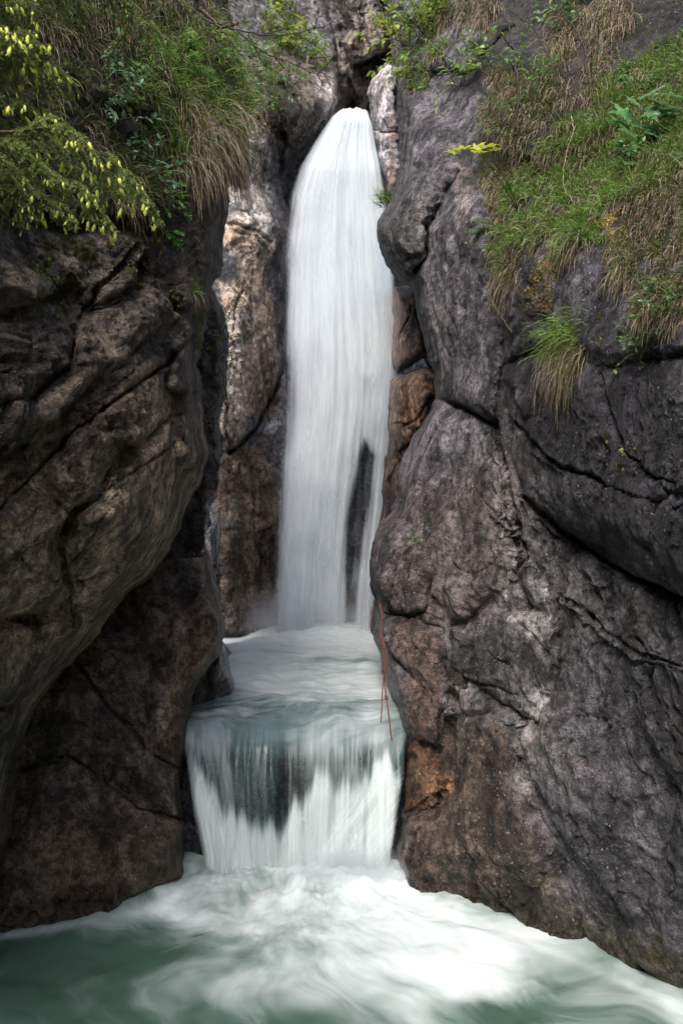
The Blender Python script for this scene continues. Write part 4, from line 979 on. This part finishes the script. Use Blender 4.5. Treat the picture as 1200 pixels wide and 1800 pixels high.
# palmate-leaved plant on the right slope
def palmate(px, py, heads, label, size, col, name, d_out, mkey='cliff12', flat=.0, group=None, cat='plant'):
    p, n_, _ = on(mkey, [px], [py]); p = p[0]; root = empty(name, p.tolist()); tag(root, label, cat, group)
    st = Geo()
    for k, (hx, hy, s_) in enumerate(heads):
        q = W(hx, hy, p[1] - d_out * RNG.uniform(.7, 1.1)) 
        mid = (p + q) / 2 + UP * .06 + RNG.normal(size=3) * .02
        t = np.linspace(0, 1, 8)[:, None]; pts = (1 - t) ** 2 * p + 2 * t * (1 - t) * mid + t * t * q
        st.tube(pts - p, .004, .002, (.12, .16, .05), 4)
        L_ = Geo(); az = RNG.uniform(-2.6, -.5)
        L_.leaves(np.array([q - p]), np.array([[math.cos(az), math.sin(az) * .7, -.1]]), np.array([[RNG.normal() * .15, -.75 + flat, .75 + flat]]), [size * s_], jcol(col, 1, .12), 'palm', .2)
        L_.build('leaf', MAPLEM if 'maple' in name else LEAFM, root)
    st.build('stem', BARK, root); return root
palmate(1130, 225, [(1133,167,1.1),(1172,188,1.15),(1109,199,1.),(1144,225,1.05),(1155,208,.9),(1113,232,.9),(1095,215,.8),(1130,196,1.),(1160,240,.8),(1142,252,.8),(1120,180,.7),(1185,170,.7),(1170,222,.7)],
        'blue-green plant with large deeply cut palmate leaves on the grassy slope', .30, (.12,.25,.09), 'leafy_plant', .45, flat=-.15, group='small plants on the cliffs')
palmate(912, 372, [(812,262,1.1),(830,257,1.2),(850,258,1.15),(866,264,.85),(800,267,.8),(838,268,.9)], 'slender maple sapling holding flat bright yellow-green leaves before the grey rock', .18, (.48,.54,.05), 'maple_sapling', 1.2, flat=-.02, cat='sapling')

# fern frond
def fern(mkey, px, py, label, L=.35, n=4, col=(.16,.30,.07)):
    p, n_, _ = on(mkey, [px], [py]); p = p[0]; n_ = n_[0]; root = empty('fern', p.tolist()); tag(root, label, 'fern', 'ferns on the cliffs')
    for k in range(n):
        G = Geo(); d = unit(n_ * .8 + UP * .4 + np.array([(k - (n - 1) / 2) * .55, 0, 0])); q = np.zeros(3); pts = [q]
        for j in range(14): q = q + d * L / 14; pts.append(q); d = unit(d + np.array([0, 0, -.09]))
        pts = np.array(pts); G.tube(pts, .0025, .001, col, 4)
        T = unit(np.gradient(pts, axis=0)); sd = unit(np.cross(T, UP)); w = np.sin(np.linspace(.25, 3.0, 15)) * L * .24
        for s_ in (-1, 1): G.leaves(pts[2:], sd[2:] * s_ + T[2:] * .4, UP + 0 * T[2:] + np.array([0, -.3, 0]), w[2:], jcol(col, 13, .1), 'lance', .15)
        G.build('frond', LEAFM, root)
fern('cliff12', 868, 412, 'fern with narrow light fronds beside the smooth grey rock')
fern('cliff12', 930, 190, 'small fern half hidden below the dry hanging grass', .3, 3)
fern('cliff1', 330, 130, 'green fern on the left ledge among long grass', .4, 4)

# white umbel flower
p0, _n, _ = on('cliff1', [296], [372]); p0 = p0[0]; fl = empty('wildflower', p0.tolist()); tag(fl, 'small white umbel wildflower on a thin stem below the left ledge', 'flower')
tip = W(311, 333, p0[1] - .35); G = Geo(); t = np.linspace(0, 1, 8)[:, None]; G.tube(((1 - t) ** 2 * p0 + 2 * t * (1 - t) * ((p0 + tip) / 2 + np.array([.03, 0, .06])) + t * t * tip) - p0, .002, .0012, (.10, .16, .05), 4); G.build('stem', BARK, fl)
G = Geo(); k = 40; R_ = tip - p0 + RNG.normal(size=(k, 3)) * [.028, .02, .012]
G.leaves(R_, RNG.normal(size=(k, 3)), np.tile([0, -.6, .8], (k, 1)), RNG.uniform(.008, .014, k), np.tile([.7, .72, .66], (k, 1)), 'ovate'); tag(G.build('flower_head', LEAFM, fl), kind='stuff')

# ------------------------------------------------------------------ spruce reaching in from the left
trunk_pts = [(-130,760,6.2),(-150,640,5.2),(-165,540,4.5),(-170,420,4.25),(-172,250,4.2),(-165,60,4.2),(-160,-200,4.25),(-158,-420,4.3)]
tp = np.array([W(*q) for q in trunk_pts]); sp = empty('spruce_tree', tp[0].tolist()); tag(sp, 'spruce reaching in from the left with drooping boughs and bright new shoots', 'tree')
G = Geo(); G.tube(tp - tp[0], .10, .045, (.10, .07, .05), 10); G.build('trunk', BARK, sp)
BR = [ # polyline (px, py, depth), brightness of shoots 0..1, needle colour
 ([(-165,10,4.2),(-60,-10,4.2),(10,0,4.25),(45,14,4.3),(58,40,4.3)], .8, .16),
 ([(-168,120,4.2),(-60,80,4.2),(10,76,4.25),(60,80,4.3),(88,92,4.3)], 1., .15),
 ([(-168,150,4.2),(-40,110,4.3),(40,112,4.4),(100,128,4.5),(138,152,4.5)], .5, .16),
 ([(-168,240,4.2),(-60,228,4.2),(20,232,4.25),(94,226,4.3),(132,240,4.3),(172,272,4.3),(220,308,4.35),(250,345,4.35),(276,378,4.35),(282,400,4.35)], 1., .17),
 ([(-168,200,4.2),(-60,180,4.3),(40,190,4.4),(90,206,4.5),(120,226,4.5),(130,250,4.5)], .9, .12),
 ([(-168,300,4.2),(-60,250,4.2),(0,256,4.25),(60,288,4.3),(115,318,4.3),(150,344,4.35),(182,380,4.35),(206,408,4.35)], .8, .17),
 ([(-168,340,4.2),(-60,290,4.2),(0,284,4.2),(25,306,4.25),(52,330,4.25),(85,350,4.3),(115,370,4.3),(136,392,4.3)], .6, .14),
 ([(-168,350,4.2),(-60,310,4.2),(0,300,4.2),(28,330,4.2),(42,356,4.2),(54,378,4.2)], .35, .10),
 ([(-165,-40,4.2),(0,-60,4.6),(150,-40,5.0),(240,30,5.1),(290,66,5.1),(310,84,5.1)], .25, .15),
 ([(-165,-60,4.2),(0,-80,4.6),(170,-60,5.0),(225,50,5.1),(205,80,5.1),(182,122,5.1)], .3, .16),
 ([(-165,-100,4.2),(50,-100,4.8),(250,-60,5.2),(330,20,5.4),(380,60,5.4),(402,70,5.4)], .15, .14),
 ([(-165,-30,4.2),(0,-40,4.5),(90,-30,4.7),(130,0,4.8),(150,30,4.8)], .1, .12),
 ([(-168,260,4.2),(-40,240,4.3),(60,262,4.4),(110,290,4.5),(160,320,4.5),(205,338,4.5),(226,352,4.5)], .4, .13),
]
def curve(pts, m):
    P_ = np.array([W(*q) for q in pts]); s = np.concatenate([[0], np.cumsum(np.linalg.norm(np.diff(P_, axis=0), axis=1))]); s /= s[-1]
    t = np.linspace(0, 1, m); n = len(P_); out = np.zeros((m, 3))
    T = np.gradient(P_, s, axis=0)
    for a in range(m):
        i = min(np.searchsorted(s, t[a], side='right') - 1, n - 2); h = s[i + 1] - s[i]; u = (t[a] - s[i]) / h
        out[a] = (2*u**3-3*u**2+1)*P_[i] + (u**3-2*u*u+u)*h*T[i] + (-2*u**3+3*u*u)*P_[i+1] + (u**3-u*u)*h*T[i+1]
    return out
NCOL = np.array([.24, .30, .09]); SHOOT = np.array([.80, .86, .18])
def needles(G, pts, ln, colr, dens=420, spread=1.):
    seg = np.linalg.norm(np.diff(pts, axis=0), axis=1); tot = seg.sum(); n = max(6, int(tot * dens)); cs = np.concatenate([[0], np.cumsum(seg)])
    q = RNG.uniform(0, tot, n); i = np.clip(np.searchsorted(cs, q, side='right') - 1, 0, len(seg) - 1); u = (q - cs[i]) / (seg[i] + 1e-9)
    p = pts[i] + (pts[i + 1] - pts[i]) * u[:, None]; ax = unit(pts[i + 1] - pts[i])
    r = RNG.normal(size=(n, 3)); r = unit(r - ax * (r * ax).sum(-1, keepdims=True)); r[:, 2] = r[:, 2] * .6 + .15
    d = unit(ax * .75 + r * spread); L = ln * RNG.uniform(.7, 1.15, n)[:, None]; sd = unit(np.cross(d, RNG.normal(size=(n, 3)))) * .0014
    V = np.stack([p - sd, p + sd, p + d * L + sd * .5, p + d * L - sd * .5], 1)
    G.add(V.reshape(-1, 3), np.arange(4 * n).reshape(n, 4), np.repeat(jcol(colr, n, .3), 4, 0))
for pts, br, dim in BR:
    c = curve(pts, 60) - tp[0]; root = Geo(); root.tube(c, .011, .003, (.11, .075, .045), 5)
    b = root.build('branch', BARK, sp)
    N_ = Geo(); S_ = Geo(); ncol = NCOL * (dim / .14)
    i0 = 22; L_tot = np.linalg.norm(np.diff(c, axis=0), axis=1).sum()
    needles(N_, c[i0:], .016, ncol, 1000)
    k = 0
    for i in np.arange(i0 - 2, 59, 1.15):
        ii = int(i); t = (ii - i0) / (59 - i0); s_ = 1 if k % 2 else -1; k += 1
        ax = unit(c[min(ii + 1, 59)] - c[ii - 1]); side = unit(np.cross(ax, np.array([0, .35, 1.]))) * s_
        d = unit(side * .8 + ax * .75 + RNG.normal(size=3) * .12 - UP * .12); ln = (.25 * (1 - t) ** .8 + .05) * RNG.uniform(.6, 1.15); q = c[ii].copy(); tw = [q]
        for j in range(7): q = q + d * ln / 7; tw.append(q); d = unit(d + np.array([0, 0, -.13]) + RNG.normal(size=3) * .05)
        tw = np.array(tw); N_.tube(tw, .0028, .0014, (.12, .08, .04), 3); needles(N_, tw, .015, ncol, 800)
        subs = [tw[-1]]; dirs = [unit(tw[-1] - tw[-2])]
        if ln > .1:
            for j in (2, 3, 5):
                sd2 = unit(np.cross(dirs[0], UP)) * RNG.choice([-1, 1]); d2 = unit(dirs[0] * .7 + sd2 * .7 - UP * .15); tt = tw[j] + d2[None] * np.linspace(0, ln * .4, 4)[:, None]
                tt[:, 2] -= np.linspace(0, .2, 4) ** 2 * .4; needles(N_, tt, .014, ncol, 800); subs.append(tt[-1]); dirs.append(d2)
        for e_, d_ in zip(subs, dirs):
            if RNG.random() < br * (.35 + .65 * t) * .8:
                Ls = RNG.uniform(.022, .052) * (.6 + .5 * br); dd = unit(d_ * .5 - UP * .8 + RNG.normal(size=3) * .2)
                a = unit(np.cross(dd, [.2, .9, .3])); bb = np.cross(dd, a); V = []; F_ = []
                rings = [(0, .12), (.2, .75), (.5, 1.), (.8, .7), (1, .12)]
                for (tt_, rr) in rings:
                    for f in range(6):
                        an = f * math.pi / 3; V.append(e_ + dd * Ls * tt_ + (a * math.cos(an) + bb * math.sin(an)) * Ls * .19 * rr * RNG.uniform(.85, 1.15))
                for r_ in range(4):
                    for f in range(6): F_.append([r_ * 6 + f, r_ * 6 + (f + 1) % 6, (r_ + 1) * 6 + (f + 1) % 6, (r_ + 1) * 6 + f])
                S_.add(V, F_, jcol(SHOOT * (.35 + .65 * br), 1, .15)[0])
                tw2 = np.stack([e_, e_ + dd * Ls * .9]); needles(S_, tw2, Ls * .34, SHOOT * (.35 + .65 * br), 1100, .6)
    N_.build('needles', NEEDLE, b); 
    if S_.n: tag(S_.build('new_shoots', NEEDLE, b), kind='stuff')

# bare twigs, saplings and a rope
def twig(name, lines, r, col, label, cat, depth_of=None, group=None):
    base = W(*lines[0][0]); G = Geo()
    for j, ln in enumerate(lines):
        c = curve(ln, 26) - base; c[1:-1] += RNG.normal(size=(24, 3)) * r * .5; G.tube(c, r * (1 if j == 0 else .6), r * .3, col, 5)
    o = G.build(name, BARK, origin=base) if False else mesh_obj(name, np.concatenate(G.V), np.concatenate(G.F), BARK, None, True, {'Col': np.concatenate(G.C)})
    o.location = base; tag(o, label, cat, group); return o
twig('bare_branch', [[(330,10,7.2),(380,44,7.1),(421,54,7.0),(459,62,7.0),(516,60,7.0),(551,51,7.1),(586,38,7.2)],[(459,62,7.),(500,50,7.1),(520,36,7.2)],[(516,60,7.),(540,70,7.),(560,84,7.)],[(551,51,7.1),(560,30,7.1),(572,22,7.1)]], .010, (.035,.028,.025), 'upper thin bare branch reaching right across the grey rock toward the cleft', 'branch', group='bare branches over the left ledge')
twig('bare_branch', [[(380,40,7.2),(421,56,7.0),(450,82,6.9),(484,101,6.9),(522,114,6.9),(557,130,6.9),(589,138,6.9)],[(522,114,6.9),(545,104,6.9),(580,100,6.9)],[(557,130,6.9),(575,115,6.9),(586,98,6.9)],[(557,130,6.9),(566,148,6.9),(564,160,6.9)],[(484,101,6.9),(500,120,6.9),(512,126,6.9)],[(450,82,6.9),(462,110,6.9),(490,130,6.9)]], .009, (.035,.028,.025), 'lower bare branch with forked twigs ending left of the waterfall lip', 'branch', group='bare branches over the left ledge')
twig('bare_branch', [[(352,15,6.6),(385,48,6.5),(412,82,6.5)],[(385,48,6.5),(400,46,6.5),(420,40,6.5)]], .016, (.10,.06,.035), 'short thick brown branch stub above the left ledge', 'branch', group='bare branches over the left ledge')
twig('bare_branch', [[(250,105,5.2),(280,125,5.2),(310,150,5.3),(335,170,5.3)],[(280,125,5.2),(300,122,5.2)]], .006, (.035,.03,.025), 'dark thin twig crossing the grass of the left ledge', 'branch', group='bare branches over the left ledge')
twig('bare_branch', [[(170,-20,5.2),(185,20,5.2),(200,60,5.3)],[(120,-10,5.2),(150,30,5.2),(190,60,5.2)]], .007, (.04,.03,.028), 'dark dead twig hanging near the top of the left ledge', 'branch', group='bare branches over the left ledge')
twig('bare_branch', [[(362,0,6.8),(370,60,6.8),(378,120,6.8),(384,150,6.8)],[(370,60,6.8),(400,90,6.8)]], .008, (.05,.035,.03), 'thin upright dead stem at the right side of the left ledge', 'branch', group='bare branches over the left ledge')
twig('bare_sapling', [[(905,225,8.0),(910,152,8.0),(901,87,8.1),(884,0,8.3),(880,-60,8.4)],[(901,87,8.1),(880,60,8.),(870,50,8.)]], .014, (.045,.033,.028), 'tall dark bare stem left of the other two on the right slope', 'sapling', group='dark bare stems on the right slope')
twig('bare_sapling', [[(975,150,7.6),(970,108,7.6),(957,87,7.7),(940,56,7.8),(892,13,8.)],[(940,56,7.8),(935,20,7.8),(925,0,7.9)]], .012, (.045,.033,.028), 'middle dark bare stem leaning up to the left from the slope', 'sapling', group='dark bare stems on the right slope')
twig('bare_sapling', [[(1030,130,7.3),(1027,87,7.4),(1009,52,7.5),(975,0,7.6),(965,-40,7.7)],[(1009,52,7.5),(1016,30,7.5)]], .011, (.05,.036,.03), 'rightmost dark bare stem at the top of the grassy slope', 'sapling', group='dark bare stems on the right slope')
def sit(pts, mkey, out=.12): 
    r = []
    for x, y in pts:
        p, n_, _ = on(mkey, [x], [y]); r.append((x, y, float(p[0][1]) - out))
    return r
twig('dry_stem', [sit([(1003,204),(1006,232),(995,268),(989,320),(1000,344),(1022,349),(1040,357)], 'cliff12', .3),sit([(1000,344),(1010,360),(1025,368)],'cliff12',.3)], .007, (.24,.19,.13), 'pale dry curved stem hanging over the green grass of the right slope', 'stem')
twig('hanging_root', [sit([(878,455),(866,480),(857,505),(862,525),(880,555),(898,582)], 'cliff12', .2),sit([(866,480),(858,495),(860,540)],'cliff12',.2)], .009, (.22,.13,.07), 'brown root looping over the rock below the straw coloured tuft', 'root')
twig('stem', [sit([(914,372),(899,345),(884,320),(849,288),(838,266)], 'cliff12', 1.1)], .006, (.12,.09,.05), 'x', 'stem') if False else None

def rope_path(): return [(667,1062,9.15),(671,1085,9.05),(669,1110,8.98),(673,1140,8.9),(674,1170,8.85),(676,1200,8.8),(680,1235,8.7),(684,1265,8.6),(688,1302,8.5)]
rp = empty('rope', W(667,1062,9.15).tolist()); tag(rp, 'orange-red knotted rope dangling down the right rock beside the cascade', 'rope')
b0 = W(667,1062,9.15)
def rope_line(name, pts, r):
    c = curve(pts, 110) - b0; G = Geo(); k = np.arange(110)
    T = unit(np.gradient(c, axis=0)); A = unit(np.cross(T, [0, 1, 0])); B = np.cross(T, A)
    for ph in (0, 2.09, 4.19):
        a = k * .75 + ph; G.tube(c + (A * np.cos(a)[:, None] + B * np.sin(a)[:, None]) * r * .55, r * .62, r * .62, (.17, .05, .032), 5)
    o = mesh_obj(name, np.concatenate(G.V), np.concatenate(G.F), ROPEM, rp, True, {'Col': np.concatenate(G.C)}); return c
c1 = rope_line('strand', rope_path(), .008)
c2 = rope_line('strand', [(672,1120,8.93),(678,1150,8.85),(675,1185,8.8),(672,1212,8.74),(671,1240,8.65),(669,1270,8.6)], .0065)
for f in (.12, .34, .52, .70):
    q = c1[int(f * 109)]; G = Geo(); th = np.linspace(0, 2 * math.pi * 1.6, 30)
    loop = q + np.stack([.016 * np.cos(th), .013 * np.sin(th), .010 * np.sin(th * 1.3) + np.linspace(-.018, .018, 30)], -1); G.tube(loop, .008, .007, (.20, .055, .035), 6)
    mesh_obj('knot', np.concatenate(G.V), np.concatenate(G.F), ROPEM, rp, True, {'Col': np.concatenate(G.C)})

# thin trickles running down the rock
def trickle(mkey, pts, r, label):
    q = sit(pts, mkey, .04); c = curve(q, 60); b = c[0].copy(); G = Geo(); c = c - b
    for k in range(4):
        d = c + np.cumsum(RNG.normal(size=(60, 3)) * [.004, .001, 0], 0) + RNG.normal(size=3) * [.03, .01, 0] * (k > 0); G.tube(d, r * RNG.uniform(.4, 1), r * .3, (.55, .60, .66), 4)
    o = mesh_obj('trickle', np.concatenate(G.V), np.concatenate(G.F), ROPEM, None, True, {'Col': np.concatenate(G.C)}); o.location = b
    tag(o, label, 'water trickle', 'trickles of water on the left rock')
trickle('cliff3', [(357,875),(361,930),(360,990),(370,1015),(382,1040)], .010, 'thin white trickle running down the narrow rock left of the upper pool')
trickle('cliff3', [(362,885),(374,915),(379,965),(377,1000)], .008, 'second white trickle, curving just right of the first above the upper pool')
#trickle('cliff5', [(442,800),(446,860),(444,920),(452,985)], .014, 'faint trickle down the orange-brown far wall left of the tall fall')
# ------------------------------------------------------------------ camera, sky, sun
cam = bpy.data.cameras.new('camera'); co = bpy.data.objects.new('camera', cam); link(co)
co.location = (0, 0, CAMZ); co.rotation_euler = (math.radians(90), 0, 0)
cam.sensor_fit = 'VERTICAL'; cam.sensor_height = 36; cam.lens = 36 * F / 1800; cam.clip_end = 500; cam.clip_start = .05
scene.camera = co
SUN_EL, SUN_AZ = 50, 198        # height, and compass bearing of the light (0 = straight ahead, clockwise)
w = bpy.data.worlds.new('World'); scene.world = w; w.use_nodes = True
nt = w.node_tree; nt.nodes.clear()
sky = nt.nodes.new('ShaderNodeTexSky'); sky.sky_type = 'NISHITA'; sky.sun_disc = False; sky.dust_density = 3; sky.ozone_density = 1
sky.sun_elevation = math.radians(SUN_EL); sky.sun_rotation = math.radians(SUN_AZ)
bg = nt.nodes.new('ShaderNodeBackground'); bg.inputs['Strength'].default_value = .15
ow = nt.nodes.new('ShaderNodeOutputWorld'); nt.links.new(sky.outputs[0], bg.inputs[0]); nt.links.new(bg.outputs[0], ow.inputs[0])
sd = bpy.data.lights.new('sun', 'SUN'); sd.energy = 1.9; sd.angle = math.radians(28); sd.color = (1, .97, .93)
so = bpy.data.objects.new('sun', sd); link(so); so.location = (0, -5, 30)
from mathutils import Vector
dirv = Vector((math.sin(math.radians(SUN_AZ)) * math.cos(math.radians(SUN_EL)), math.cos(math.radians(SUN_AZ)) * math.cos(math.radians(SUN_EL)), math.sin(math.radians(SUN_EL))))
so.rotation_euler = (-dirv).to_track_quat('-Z', 'Y').to_euler()
scene.view_settings.view_transform = 'Standard'; scene.view_settings.look = 'None'; scene.view_settings.gamma = 1
scene.view_settings.exposure = .92
scene.cycles.max_bounces = 8; scene.cycles.transparent_max_bounces = 24; scene.cycles.volume_bounces = 1; scene.cycles.volume_step_rate = 2
scene.cycles.use_denoising = True
